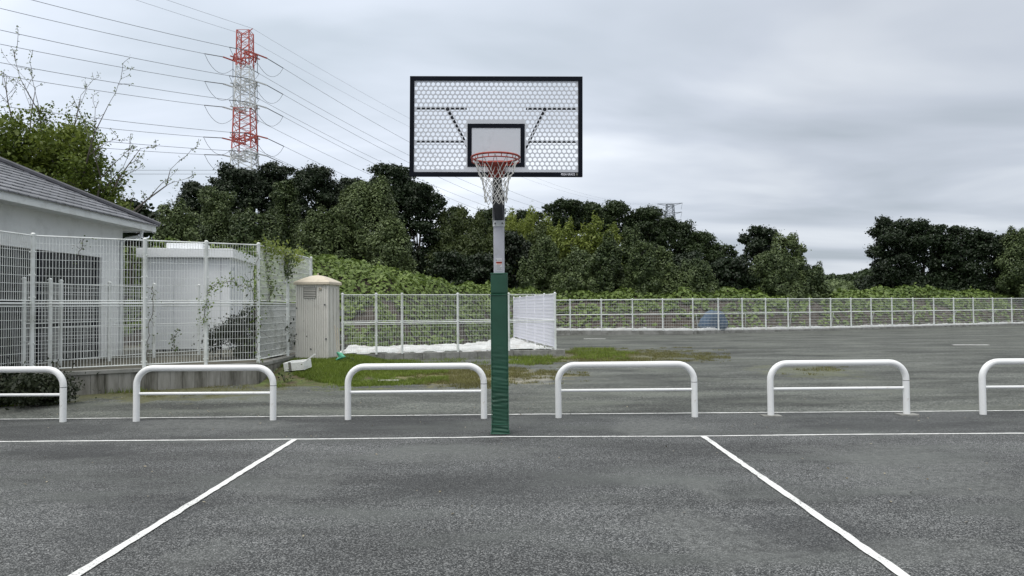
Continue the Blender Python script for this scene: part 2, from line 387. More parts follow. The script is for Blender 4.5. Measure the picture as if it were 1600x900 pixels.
def foliage(name, blobs, m, parent, leaf=0.25, dens=30, seed=0, aspect=0.75, jitter=0.6, up=0.35, shell=0.22, core=0.0, lumps=True, stray=0.06, fill=1.0, cull=0.72):
    """leaves on the skins of overlapping clumps and through their volume; blobs = [(cx,cy,cz,rx,ry,rz)]"""
    rng = np.random.default_rng(seed)
    B = np.array(blobs, dtype=float)
    if lumps:   # split every clump into smaller ones on its skin
        out = []
        for b in B:
            rm = b[3:].mean(); k = int(np.clip(7 * rm, 6, 20))
            d = rng.normal(0, 1, (k, 3)); d /= np.linalg.norm(d, axis=1, keepdims=True); d[:, 2] = np.where(d[:, 2] < -.3, -d[:, 2], d[:, 2])
            for q in d:
                rr = rng.uniform(0.26, 0.52)
                out.append(np.concatenate([b[:3] + q * b[3:] * rng.uniform(0.74, 0.98), b[3:] * rr * np.array([1, 1, rng.uniform(0.6, 0.9) if up < .65 else rng.uniform(.8, 1.35)])]))
        S = np.concatenate([np.array(out), B * np.array([1, 1, 1, .80, .80, .80])])
    else: S = B
    PP, NN, SZ = [], [], []
    inv = 1.0 / S[:, 3:]
    for s in S:
        area = 4 * np.pi * (s[3:].mean() ** 2)
        n = max(12, int(area * dens))
        d = rng.normal(0, 1, (n, 3)); d /= np.linalg.norm(d, axis=1, keepdims=True)
        rad = 1 + rng.normal(0, shell * 0.4, (n, 1)) + (rng.random((n, 1)) < stray) * rng.uniform(0.05, 0.32, (n, 1)) / s[3:].mean()
        p = s[:3] + d * s[3:] * rad
        near = S[np.abs(S[:, :3] - s[:3]).max(axis=1) < (s[3:].max() + S[:, 3:].max(axis=1)) * 1.3]
        D = (p[:, None, :] - near[None, :, :3]) / near[None, :, 3:]
        keep = (np.sum(D * D, axis=2) < cull * cull).sum(axis=1) == 0
        keep &= (p[:, 2] > 0.02)
        p = p[keep]; nn = d[keep].copy(); nn[:, 2] += up
        PP.append(p); NN.append(nn); SZ.append(np.full(len(p), leaf))
    if fill > 0:
        for b in B:
            vol = 4.19 * b[3] * b[4] * b[5]; fl = leaf * 1.7
            n = int(min(4000, fill * 1.5 * vol / (fl * fl * 0.35 * max(0.3, b[3:].min()))))
            d = rng.normal(0, 1, (n, 3)); d /= np.linalg.norm(d, axis=1, keepdims=True); r_ = rng.random((n, 1)) ** (1 / 3) * 0.9
            p = b[:3] + d * r_ * b[3:]; p = p[p[:, 2] > 0.02]
            PP.append(p); NN.append(rng.normal(0, 1, (len(p), 3)) + np.array([0, 0, .5])); SZ.append(np.full(len(p), fl))
    p = np.concatenate(PP); nn = np.concatenate(NN); sz = np.concatenate(SZ)
    v, q = leaf_quads(p, nn, sz, rng, aspect, 0.25, jitter)
    return np_mesh(name, v, q, m, parent)

# ------------------------------------------------------------------ the setting: ground
CREST_X = [-30, -12, -8.6, -6.3, -4.6, -3.0, 0, 45, 90]
CREST_Z = [3.9, 3.9, 3.75, 3.35, 2.75, 2.35, 2.3, 2.55, 2.8]
FRONT_X = [-30, -5, -2.5, 1.0, 2.0, 11.5, 42, 90]
FRONT_Y = [25.5, 25.5, 30, 37, 42.6, 43.2, 56.4, 77]
def bank_h(x, y, lump=True):
    fy = np.interp(x, FRONT_X, FRONT_Y); c = np.interp(x, CREST_X, CREST_Z)
    t = np.clip((y - fy + 0.3) / 5.0, 0, 1); t = np.sin(t * np.pi / 2) ** 0.9
    h = 0.1 + c * t
    if lump:
        h = h + t * ((fbm(x * 0.9, y * 0.9, 3) - 0.45) * 1.9 + (fbm(x * 0.2 + 9, y * 0.2, 2) - 0.38) * 1.2) * 0.7
    return h

def court_masks(boxes):
    a = []
    for (x0, y0, x1, y1, c, amt) in boxes:
        p = G((x0 + x1) / 2, (y0 + y1) / 2); q = G(x1, (y0 + y1) / 2); yt = G((x0 + x1) / 2, y0).y; yb_ = G((x0 + x1) / 2, y1).y
        a.append((p.x, (yt + yb_) / 2, abs(q.x - p.x), abs(yt - yb_) / 2, c, amt))
    return a
DUST = (0.138, 0.145, 0.140); DAMP = (0.030, 0.032, 0.034)
CM1 = court_masks([(960, 800, 1260, 900, DUST, .42), (1260, 690, 1640, 790, DUST, .38), (480, 695, 900, 728, DUST, .32), (380, 720, 540, 800, DUST, .28),
    (-40, 690, 240, 722, DAMP, .5), (560, 715, 1040, 800, DAMP, .30), (1120, 790, 1400, 870, DAMP, .45), (60, 760, 330, 870, DAMP, .3), (1350, 840, 1640, 900, DUST, .3), (250, 840, 380, 900, DUST, .3), (1070, 745, 1130, 785, DUST, .4)])
CM2 = court_masks([(940, 652, 1120, 682, DUST, .5), (190, 652, 460, 676, DUST, .5), (1180, 655, 1560, 676, DAMP, .4), (480, 655, 760, 680, DAMP, .3), (-60, 660, 180, 690, DAMP, .4)])
def asphalt_far_masks():
    a = []
    def mk(x0, y0, x1, y1, c, amt):   # photo box -> ground ellipse
        p = G((x0 + x1) / 2, (y0 + y1) / 2); q = G(x1, (y0 + y1) / 2); yt = G((x0 + x1) / 2, y0).y; yb = G((x0 + x1) / 2, y1).y
        a.append((p.x, (yt + yb) / 2, abs(q.x - p.x), abs(yt - yb) / 2, c, amt))
    mk(400, 566, 760, 606, (0.10, 0.13, 0.025), 0.95)
    mk(540, 576, 900, 604, (0.17, 0.15, 0.07), 0.85)
    mk(760, 546, 1100, 570, (0.13, 0.125, 0.055), 0.7)
    mk(60, 600, 440, 630, (0.10, 0.10, 0.04), 0.8)
    mk(1180, 570, 1350, 592, (0.13, 0.14, 0.07), 0.45)
    mk(800, 585, 880, 600, (0.30, 0.29, 0.26), 0.6)
    return a
m_far = asphalt('worn_asphalt', (0.080, 0.086, 0.078), (0.026, 0.029, 0.026), (0.160, 0.168, 0.152), 50, 0.55, 0.6, masks=asphalt_far_masks())
m_court = asphalt('court_asphalt', (0.060, 0.064, 0.066), (0.008, 0.009, 0.009), (0.26, 0.265, 0.265), 135, 0.40, 0.75, masks=CM1)
m_apron = asphalt('apron_asphalt', (0.056, 0.060, 0.061), (0.02, 0.021, 0.021), (0.16, 0.165, 0.163), 110, 0.45, 0.75, masks=CM2)

MB().add([(-1500, -300, 0), (1500, -300, 0), (1500, 2400, 0), (-1500, 2400, 0)], [(0, 1, 2, 3)]).build('ground', m_far)['kind'] = 'structure'
yb = 8.66   # baseline
y2 = 10.52   # rear edge line
def sheet(name, x0, x1, y0, y1, z, m):
    o = MB().add([(x0, y0, z), (x1, y0, z), (x1, y1, z), (x0, y1, z)], [(0, 1, 2, 3)]).build(name, m); o['kind'] = 'structure'; return o
sheet('apron_pavement', -40, 40, yb, y2, 0.004, m_apron)
sheet('court_pavement', -40, 40, -12, yb, 0.008, m_court)

def line_mat():
    m = bpy.data.materials.new('court_line_paint'); m.use_nodes = True
    n, l = m.node_tree.nodes, m.node_tree.links; b = n['Principled BSDF']; b.inputs['Roughness'].default_value = 0.7
    t = N(n, 'ShaderNodeTexCoord')
    no = N(n, 'ShaderNodeTexNoise'); no.inputs['Scale'].default_value = 55; no.inputs['Detail'].default_value = 5; no.inputs['Roughness'].default_value = 0.75
    l.new(t.outputs['Object'], no.inputs['Vector'])
    n2 = N(n, 'ShaderNodeTexNoise'); n2.inputs['Scale'].default_value = 2.2; n2.inputs['Detail'].default_value = 3; l.new(t.outputs['Object'], n2.inputs['Vector'])
    s = math_node(n, l, 'ADD', no.outputs['Fac'], math_node(n, l, 'MULTIPLY', n2.outputs['Fac'], 0.35))
    r = N(n, 'ShaderNodeValToRGB'); r.color_ramp.elements[0].position = 0.71; r.color_ramp.elements[0].color = (0.76, 0.77, 0.76, 1)
    r.color_ramp.elements[1].position = 0.81; r.color_ramp.elements[1].color = (0.25, 0.25, 0.25, 1); l.new(s, r.inputs[0]); l.new(r.outputs[0], b.inputs['Base Color'])
    return m
M['line'] = line_mat()
def painted(name, pts, w, z, label, wob=0.006):
    """strip along pts with slightly uneven edges"""
    pts = [Vector((p[0], p[1], 0)) for p in pts]; V = []; Fc = []
    L = [0]
    for a, b in zip(pts, pts[1:]): L.append(L[-1] + (b - a).length)
    n = max(4, int(L[-1] / 0.09)); k = 0
    for i in range(n + 1):
        s = L[-1] * i / n
        while k < len(pts) - 2 and s > L[k + 1]: k += 1
        d = (pts[k + 1] - pts[k]).normalized(); p = pts[k] + d * (s - L[k]); q = Vector((-d.y, d.x, 0))
        a = w / 2 + random.uniform(-wob, wob); b = w / 2 + random.uniform(-wob, wob)
        V += [(*(p + q * a)[:2], z), (*(p - q * b)[:2], z)]
    for i in range(n): Fc.append((2 * i, 2 * i + 1, 2 * i + 3, 2 * i + 2))
    o = MB().add(V, Fc).build(name, M['line']); tag(o, label, 'painted line'); return o
base_pts = [(-14, yb - .03), (-7, yb - 0.01), (-2, yb), (-0.6, yb + .03), (-.1, yb + 0.06), (0.3, yb + .04), (2.2, yb - 0.01), (4, yb + .03), (7, yb + .01), (14, yb)]
painted('court_line', base_pts, 0.052, 0.0125, 'thin white line across the court at the foot of the green pad')
painted('court_line', [(-14, y2 - .12), (-7, y2 - .06), (0, y2 + .02), (5, y2), (14, y2 + .05)], 0.05, 0.0125, 'thin white line behind the feet of the guard rails', 0.01)
a = G(468, 684); b = G(125, 898)
d = Vector((b.x - a.x, b.y - a.y)) / (a.y - b.y)
painted('court_line', [(a.x + d.x * (a.y - yb + .04), yb - .04), (a.x + d.x * (a.y - 1.0), 1.0)], 0.067, 0.0165, 'white lane line running to the lower left of the court', 0.006)
a = G(1098, 683); b = G(1405, 898); d = Vector((b.x - a.x, b.y - a.y)) / (a.y - b.y)
painted('court_line', [(a.x + d.x * (a.y - yb + .04), yb - .04), (a.x + d.x * (a.y - 1.0), 1.0)], 0.067, 0.0165, 'white lane line running to the lower right of the court', 0.006)
for (xa, xb, yy, lab) in ((912, 946, 529.5, 'short white dash on the car park before the far fence left end'), (1489, 1545, 539, 'short white dash on the car park at the far right')):
    p, q = G(xa, yy), G(xb, yy)
    painted('parking_mark', [(p.x, p.y), (q.x, q.y)], 0.30, 0.005, lab)

# lawn mound round the cabinet
def mound_h(x, y):
    g = 0.34 * np.exp(-(((x + 4.9) / 1.55) ** 4) - (((y - 18.0) / 2.3) ** 4))
    return g + 0.02 * (fbm(x * 2, y * 2, 3) - 0.45) * (g > 0.01)
def grid_np(x0, x1, y0, y1, nx, ny, hf):
    X, Y = np.meshgrid(np.linspace(x0, x1, nx), np.linspace(y0, y1, ny)); Z = hf(X, Y)
    V = np.stack([X, Y, Z], -1).reshape(-1, 3)
    i = np.arange(nx - 1)[None, :] + np.arange(ny - 1)[:, None] * nx
    Q = np.stack([i, i + 1, i + 1 + nx, i + nx], -1).reshape(-1, 4); return V, Q
M['moss'] = mat('mossy_soil', (0.075, 0.10, 0.025), 0.95, var=0.5, vscale=5, dirt=(0.10, 0.08, 0.045), dscale=2.2, dlo=0.45, dhi=0.6, bump=0.6, bscale=25)
V, Q = grid_np(-5.33, -2.3, 13.6, 21.0, 60, 120, lambda x, y: mound_h(x, y) - 0.006)
np_mesh('grassy_soil', V, Q, M['moss'], smooth=True)['kind'] = 'structure'

# bank terrain
V, Q = grid_np(-30, 90, 24.8, 90, 300, 160, lambda x, y: np.where(y < np.interp(x, FRONT_X, FRONT_Y) - .25, -0.3, bank_h(x, y) - 0.12))
np_mesh('bank_soil', V, Q, M['soil'], smooth=True)['kind'] = 'structure'

# raised ground behind the tall fence
M['gravel'] = mat('yard_soil', (0.09, 0.085, 0.065), 0.95, var=0.5, vscale=3, bump=0.5, bscale=14)
MB().prism([(-9.1, 10.4, 0), (-8.82, 13.22, 0), (-7.32, 14.28, 0), (-5.62, 15.5, 0), (-5.62, 24.5, 0), (-30, 24.5, 0), (-30, 10.4, 0)], (0, 0, 0.40)).build('yard_ground', M['gravel'])['kind'] = 'structure'

# bank creepers (ground cover nobody could count)
def scatter_bank(name, x0, x1, depth, dens, size, label, seed, up=1.2):
    rng = np.random.default_rng(seed)
    n = int((x1 - x0) * depth * dens)
    x = rng.uniform(x0, x1, n); t = rng.uniform(-0.35, depth, n); y = np.interp(x, FRONT_X, FRONT_Y) + t
    h = bank_h(x, y)
    e = 0.15
    gx = (bank_h(x + e, y) - h) / e; gy = (bank_h(x, y + e) - h) / e
    Nn = np.stack([-gx, -gy, np.ones(n) * up], 1)
    p = np.stack([x, y, h + rng.uniform(-0.08, 0.16, n) + (rng.random(n) < 0.04) * rng.uniform(0, .25, n)], 1)
    k = fbm(x * 1.3, y * 1.3, 3); keep = ((k > 0.34) | (h > 2.0)) & ((h > 1.15 + (k - .45) * 2) | (rng.random(n) < 0.22) | (x < 1.5))
    Vv, Qq = leaf_quads(p[keep], Nn[keep], size, rng, 0.85, 0.2, 0.45)
    o = np_mesh(name, Vv, Qq, M['lf_bank']); tag(o, label, 'creepers', kind='stuff'); return o
scatter_bank('creeper_cover', -19, 1.2, 12.5, 230, 0.17, 'bright green creeping plants covering the bank behind the cabinet and middle fence', 3)
scatter_bank('creeper_cover', 1.2, 62, 8.0, 120, 0.24, 'bright green creeping plants along the bank above the far white fence', 4)

# far land seen at the right
def hill(name, x0, x1, y0, y1, hx, col):
    V, Q = grid_np(x0, x1, y0, y1, 80, 24, lambda x, y: hx(x, y)); o = np_mesh(name, V, Q, col, smooth=True); o['kind'] = 'structure'
hill('far_meadow', 40, 190, 120, 210, lambda x, y: -0.5 + 8.6 * np.clip((y - 120) / 60, 0, 1) * (0.8 + 0.3 * fbm(x * .03, y * .03, 3)), M['far_field'])

# ------------------------------------------------------------------ trees
def trunk_mesh(base, top, r, limbs, parent, seed, m='bark'):
    rng = random.Random(seed); mb = MB(); base = Vector(base); top = Vector(top); pts = []
    for i in range(6):
        t = i / 5; pts.append(base.lerp(top, t) + Vector((rng.uniform(-1, 1), rng.uniform(-1, 1), 0)) * r * 0.8 * (t > 0))
    mb.tube(pts, [r * (1.25 if i == 0 else 1 - 0.13 * i) for i in range(6)], 8)
    for b in limbs:
        s = pts[rng.randint(2, 5)]; e = Vector(b[:3]); mid = s.lerp(e, 0.5) + Vector((0, 0, (e - s).length * 0.12))
        mb.tube([s, mid, e], [r * 0.45, r * 0.28, r * 0.1], 6)
    return mb.build('trunk', M[m], parent, smooth=True)

def tree(kind, px, ytop, w, D, label, seed, base=1.5, group=None, skirt=0.0):
    if px > 640 and base < 2.5 and D < 58: D = max(D, float(np.interp((px - 800) / F * D, FRONT_X, FRONT_Y)) + 4.5)
    top = P(px, ytop, D); W = w / F * D; H = top.z - base; x, y = top.x, D
    rng = random.Random(seed)
    t = empty({'creeper': 'creeper_covered_tree', 'broad': 'evergreen_tree', 'mid': 'broadleaf_tree', 'bamboo': 'bamboo_clump', 'dbamboo': 'bamboo_clump'}[kind], (x, y, base), label, 'tree' if 'bamboo' not in kind else 'bamboo', group)
    blobs = []
    if kind == 'creeper':
        n = int(12 + H * 1.1)
        for i in range(n):
            f = i / (n - 1)
            zz = (0.02 + 0.93 * f) * H
            rad = W * (1 - (zz / H) ** 2.6) ** 0.5 * 0.72; an = i * 2.39996 + rng.uniform(-.3, .3)
            br = W * rng.uniform(0.30, 0.46) * (1 - 0.25 * f)
            bz = br * rng.uniform(0.9, 1.7)
            zz = min(zz, H - bz * 1.0)
            blobs.append((math.cos(an) * rad, math.sin(an) * rad * 0.85, zz, br, br, bz))
        blobs.append((0, 0, H * 0.42, W * 0.66, W * 0.6, H * 0.46))
        leaf, dens, m, up, jit = 0.14, 115, 'lf_kudzu', 0.7, 0.22
    elif kind in ('broad', 'mid'):
        ch = min(H * 0.85, W * 2.1); cz = H - ch / 2
        n = 13
        for i in range(n):
            f = (i + 0.5) / n; zz = cz - ch / 2 + ch * f
            k = math.sqrt(max(0.05, 1 - (2 * f - 1) ** 2)) if f > 0.5 else 0.8 + 0.4 * f
            an = i * 2.39996 + rng.uniform(-.5, .5); rad = W * rng.uniform(0.55, 0.82) * k
            br = W * rng.uniform(0.20, 0.42)
            zz = min(zz, H - br * 0.85)
            blobs.append((math.cos(an) * rad, math.sin(an) * rad * 0.8, zz, br * 1.12, br, br * rng.uniform(0.62, 0.9)))
        blobs.append((0, 0, cz, W * 0.66, W * 0.55, ch * 0.36))
        if skirt:
            for i in range(9): blobs.append((rng.uniform(-.8, .8) * W, rng.uniform(-.4, .4) * W, rng.uniform(0.02, 0.5) * (H - ch * .5), W * .5, W * .45, max(.8, H * .16)))
        leaf, dens, m, up, jit = (0.17, 80, 'lf_dark' if kind == 'broad' else 'lf_mid', 0.5, 0.5)
    else:
        n = 20; W = W * 1.45
        for s in range(2 if w > 16 else 1):
            ox = (s - 0.5) * W * 0.7 if w > 16 else 0; hh = H * (1 - 0.08 * s)
            for i in range(n):
                f = i / (n - 1); zz = hh * (0.04 + 0.88 * f); k = (1 - f) ** 0.55 * 0.72 + 0.2
                an = rng.uniform(0, 6.28); rad = W * k * 0.40
                br = W * k * rng.uniform(0.5, 0.75)
                blobs.append((ox + math.cos(an) * rad + f * f * W * 0.3, math.sin(an) * rad, zz, br, br, max(hh / n * 1.25, br * 0.5)))
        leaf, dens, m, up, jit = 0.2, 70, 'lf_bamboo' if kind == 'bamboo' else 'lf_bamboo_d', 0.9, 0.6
    foliage('crown', blobs, M[m], t, leaf, dens, seed, 0.42 if 'bamboo' in kind else 0.72, jit, up,
            shell=0.32 if kind != 'creeper' else 0.16, lumps='bamboo' not in kind, stray=0.14 if kind != 'creeper' else 0.02)
    lim = [blobs[i] for i in range(0, len(blobs), 3)] if 'bamboo' not in kind else []
    trunk_mesh((0, 0, -base), (0, 0, H * 0.75), max(0.08, W * (0.07 if 'bamboo' not in kind else 0.03)), lim, t, seed)
    return t

GL, GB, GM, GR = 'trees of the left wood', 'bamboo on the hillside', 'trees of the middle wood', 'trees at the far right'
TREES = [
 ('creeper', 272, 322, 52, 42, 'rounded creeper-covered tree lowest at the left end of the wood, beside the roof corner', GL),
 ('broad', 312, 284, 46, 58, 'dark evergreen on the left shoulder of the wood, left of the pylon', GL),
 ('broad', 372, 258, 52, 58, 'dark evergreen whose top hides the foot of the red and white pylon', GL),
 ('broad', 432, 255, 46, 60, 'dark evergreen with flat top just right of the pylon', GL),
 ('broad', 492, 260, 44, 57, 'dark evergreen in the middle of the left wood skyline, two crowns right of the pylon', GL),
 ('broad', 548, 276, 34, 62, 'dark evergreen in the dip of the skyline left of the tallest crown', GL),
 ('broad', 606, 254, 50, 57, 'tallest dark evergreen just left of the backboard', GL),
 ('broad', 655, 284, 44, 56, 'dark evergreen sloping down below the left corner of the backboard', GL),
 ('creeper', 342, 296, 42, 49, 'creeper-covered tree with pale top left of the pylon foot', GL),
 ('creeper', 398, 332, 54, 44, 'low creeper-draped tree with pale flat top above the tall fence corner', GL),
 ('creeper', 446, 280, 36, 52, 'narrow creeper-covered tree with pale dome under the pylon side evergreens', GL),
 ('creeper', 502, 326, 46, 45, 'creeper-draped tree shaped like a cone above the beige cabinet', GL),
 ('creeper', 574, 284, 62, 47, 'biggest creeper-draped tree, a broad curtain left of the hoop', GL),
 ('creeper', 612, 345, 40, 42, 'creeper curtain hanging down to the green bank left of the hoop', GL),
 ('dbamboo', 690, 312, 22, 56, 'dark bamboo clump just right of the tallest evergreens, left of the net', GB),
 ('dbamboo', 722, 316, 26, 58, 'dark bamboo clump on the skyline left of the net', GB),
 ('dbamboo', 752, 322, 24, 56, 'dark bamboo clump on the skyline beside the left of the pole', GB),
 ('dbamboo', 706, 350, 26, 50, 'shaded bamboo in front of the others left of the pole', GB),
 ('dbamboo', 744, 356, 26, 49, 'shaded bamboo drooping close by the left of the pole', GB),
 ('bamboo', 800, 320, 26, 58, 'light bamboo clump just right of the pole on the skyline', GB),
 ('bamboo', 832, 317, 24, 60, 'light bamboo clump reaching highest right of the pole', GB),
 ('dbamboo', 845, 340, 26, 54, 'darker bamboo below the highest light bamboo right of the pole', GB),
 ('bamboo', 868, 344, 16, 51, 'thin yellow-green bamboo plume, leftmost of the three bright plumes', GB),
 ('bamboo', 893, 335, 18, 51.5, 'yellow-green bamboo plume, middle of the three bright plumes', GB),
 ('bamboo', 934, 332, 25, 52, 'widest yellow-green bamboo plume, rightmost of the three bright plumes', GB),
 ('mid', 883, 309, 34, 66, 'mid green broadleaf tree on the skyline behind the bright bamboo plumes', GM),
 ('mid', 925, 316, 32, 67, 'mid green broadleaf tree on the skyline over the widest bamboo plume', GM),
 ('mid', 962, 315, 36, 68, 'mid green broadleaf tree on the skyline, second left of the far pylon', GM),
 ('mid', 1012, 323, 38, 67, 'mid green broadleaf tree just left of the small far pylon', GM),
 ('mid', 1052, 340, 40, 66, 'mid green broadleaf tree at the foot of the small far pylon', GM),
 ('mid', 1094, 360, 36, 65, 'mid green broadleaf tree sloping down right of the small far pylon', GM),
 ('mid', 1128, 380, 24, 64, 'small mid green tree in the gap before the separate right-hand group', GM),
 ('broad', 800, 362, 34, 52, 'dark evergreen in the shade right behind the pole', GM),
 ('broad', 700, 392, 44, 46, 'very dark evergreen low beside the creeper curtain, left of the pole', GM),
 ('broad', 752, 396, 40, 47, 'very dark evergreen low behind the pole', GM),
 ('creeper', 822, 402, 17, 45, 'slim creeper-covered column standing right of the pole', GM),
 ('creeper', 850, 368, 28, 50, 'creeper-covered tree under the leftmost bright plume', GM),
 ('creeper', 905, 392, 34, 46, 'dome of creepers under the middle bright plume', GM),
 ('creeper', 950, 372, 30, 49, 'dome of creepers under the widest bright plume', GM),
 ('creeper', 986, 352, 26, 52, 'creeper-covered tree with a narrow dome left of the far pylon', GM),
 ('creeper', 940, 398, 17, 43, 'slim creeper column with pale tip in front of the dome of creepers', GM),
 ('creeper', 1002, 378, 30, 47, 'creeper-covered tree leaning right below the far pylon', GM),
 ('creeper', 1034, 385, 26, 48, 'rounded creeper tree beneath the small far pylon', GM),
 ('broad', 1075, 392, 42, 54, 'dark evergreen in the shade right of the rounded creeper trees', GM),
 ('creeper', 885, 428, 30, 43, 'low heap of creepers above the left end of the far fence', GM),
 ('creeper', 1012, 432, 26, 43.5, 'low pale creeper shrub left of the dark hollow, above the far fence', GM),
 ('creeper', 1058, 428, 32, 44, 'low pale double creeper shrub left of the dark hollow', GM),
 ('creeper', 1086, 406, 38, 49, 'creeper-covered tree arching over the dark hollow', GM),
 ('broad', 1140, 402, 36, 50, 'darkest evergreen in the hollow between the two woods', GM),
 ('broad', 1186, 352, 38, 54, 'dark evergreen at the top of the separate group right of the gap', GM),
 ('creeper', 1228, 368, 34, 51, 'creeper-covered tree with pale bump at the shoulder of the separate group', GM),
 ('creeper', 1212, 396, 44, 47, 'wide creeper-draped tree at the front of the separate group', GM),
 ('creeper', 1262, 412, 34, 46.5, 'creeper-draped tree at the right foot of the separate group', GM),
 ('creeper', 1222, 440, 36, 44, 'low green creeper heap in front of the separate group, above the fence', GM),
 ('broad', 1392, 340, 40, 62, 'dark evergreen with ragged left side, leftmost of the far right trees', GR),
 ('broad', 1442, 344, 42, 62, 'dark evergreen with pale creepers on top, second of the far right trees', GR),
 ('broad', 1498, 352, 40, 61, 'dark evergreen at the middle of the far right trees', GR),
 ('broad', 1545, 362, 34, 60, 'dark evergreen beside the pale creeper tree at the far right', GR),
 ('creeper', 1592, 358, 36, 58, 'pale creeper-covered tree cut by the right edge of the picture', GR),
 ('broad', 1650, 345, 50, 64, 'dark evergreen at the right picture edge behind the creeper tree', GR),
 ('mid', 716, 322, 34, 65, 'mid green broadleaf tree showing between the dark bamboo clumps left of the net', GM),
 ('mid', 770, 325, 34, 66, 'mid green broadleaf tree directly behind the pole at the skyline', GM),
 ('mid', 826, 328, 32, 65, 'mid green broadleaf tree behind the light bamboo clumps right of the pole', GM),
 ('broad', 872, 372, 32, 57, 'dark evergreen filling the shade under the leftmost bright plume', GM),
 ('broad', 925, 368, 34, 58, 'dark evergreen filling the shade under the widest bright plume', GM),
 ('broad', 240, 372, 40, 50, 'dark evergreen low at the left, behind the roof corner', GL),
]
for i, (k, px, yt, w, D, lab, grp) in enumerate(TREES):
    sk = 1 if k in ('broad', 'mid') else 0
    tree(k, px, yt, w, D, lab, 100 + i, base=(0.6 if px < 500 else 1.6 if px < 1300 else 2.0), group=grp, skirt=sk)

# wooded ridge far off at the right
rb = []
rr = random.Random(3)
for i in range(70):
    px = 1286 + i * 1.9; yt = 434 - 12 * math.exp(-((px - 1372) / 22) ** 2) + rr.uniform(-2, 2)
    p = P(px, yt + 7, 330); rb.append((p.x, p.y + rr.uniform(-8, 8), p.z - 1, 4.5, 4.5, 4.0))
o = foliage('distant_wood', rb, M['lf_mid'], None, 1.3, 1.2, 9, 0.8, lumps=False)
tag(o, 'dark far-off wooded ridge on the horizon between the two groups of trees', 'wood', kind='stuff')
rb = []
for i in range(60):
    px = rr.uniform(1284, 1385); yt = rr.uniform(440, 458)
    p = P(px, yt, 150 - (yt - 440) * 3.0); rb.append((p.x, p.y, p.z - 0.6, 2.4, 2.0, 1.1))
o = foliage('distant_scrub', rb, M['lf_kudzu'], None, 0.5, 6, 10, 0.8, lumps=False)
tag(o, 'far green scrub and hedges below the wooded ridge', 'scrub', kind='stuff')

# ------------------------------------------------------------------ leafy tree with bare twigs behind the house
def guided_tree():
    base = P(120, 400, 25); base.z = 0.4
    t = empty('cherry_tree', base, 'yellow-green tree with long bare twigs rising behind the grey roof at the left', 'tree')
    rng = random.Random(21); mb = MB(); tips = []
    fork = Vector((0.3, 0, 3.0))
    mb.tube([(0, 0, -0.3), (0.08, 0, 1.5), fork], [0.24, 0.2, 0.17], 8)
    ends = [(272, 264), (215, 232), (165, 168), (120, 162), (56, 142), (30, 118), (2, 125), (190, 262), (225, 322), (-60, 190), (100, 230), (140, 215)]
    leafpts = []
    def twigs(a, b, r, depth):
        L = (b - a).length; pts = [a]; n = 6
        side = Vector((rng.uniform(-1, 1), rng.uniform(-1, 1), rng.uniform(-.3, .6))) * L * 0.07
        for i in range(1, n + 1):
            f = i / n; pts.append(a.lerp(b, f) + side * math.sin(f * 3.14) + Vector((rng.gauss(0, 1), rng.gauss(0, 1), rng.gauss(0, 1))) * L * 0.012)
        mb.tube(pts, [max(0.007, r * (1 - 0.85 * i / n)) for i in range(n + 1)], 5 if r > .02 else 4)
        for i in range(2, n + 1):
            p = pts[i]; leafpts.append((p, depth, i / n))
            if depth < 3:
                k = 1 if depth < 2 or rng.random() < .6 else 0
                for _ in range(k):
                    d = (b - a).normalized() * 0.8 + Vector((rng.gauss(0, .6), rng.gauss(0, .6), rng.gauss(0.25, .5)))
                    l = L * rng.uniform(0.16, 0.34)
                    twigs(p, p + d.normalized() * l, r * (1 - 0.8 * i / n) * 0.6, depth + 1)
    for (x, y) in ends:
        e_ = P(x, y, 25 + rng.uniform(-1.6, 1.6)) - base
        twigs(fork + Vector((0, 0, rng.uniform(-.5, .2))), e_, 0.065, 1)
    mb.build('trunk', M['twig'], t)
    # leaves: clumps round the heart of the tree, sparse ones on the twigs
    g = np.random.default_rng(8); Vs = []; Qs = []; off = 0
    for (p, dp, f) in leafpts:
        w = p + base; d_ = ray(800, 450); 
        # distance from crown heart
        c = P(70, 265, 25); far = math.hypot((w.x - c.x) / 2.1, (w.z - c.z) / 2.0)
        n = 0
        if far < 1.0: n = 16
        elif far < 1.2: n = 4
        elif g.random() < 0.7: n = 2
        if n:
            pp = np.array(p)[None, :] + g.normal(0, 0.16 if n > 2 else .05, (n, 3)); nn = np.tile([0, -0.2, 1.0], (n, 1))
            v, q = leaf_quads(pp, nn, 0.12 if n > 2 else 0.075, g, 0.6, 0.25, 0.7); Vs.append(v); Qs.append(q + off); off += len(v)
    np_mesh('leaves', np.concatenate(Vs), np.concatenate(Qs), M['lf_cherry'], t)
    bl = []
    for (x, y, r) in ((10, 215, 1.2), (60, 235, 1.15), (105, 225, 0.95), (30, 275, 1.5), (95, 275, 1.35), (140, 300, 0.85), (-30, 240, 1.4), (60, 310, 1.3), (112, 245, 0.9), (130, 268, 0.7), (185, 330, 0.55), (165, 318, 0.6)):
        p = P(x, y, 25 + rng.uniform(-.8, .8)) - base; bl.append((p.x, p.y, p.z, r * .92, r * .85, r * 0.72))
    foliage('crown', bl, M['lf_cherry'], t, 0.13, 70, 31, 0.6, 0.8, 0.5, shell=0.5, stray=0.22)
guided_tree()
# dark tree low behind the house corner
tree('broad', 205, 312, 34, 27, 'small dark tree hanging over the gutter end of the house', 77, base=0.4, group=GL)

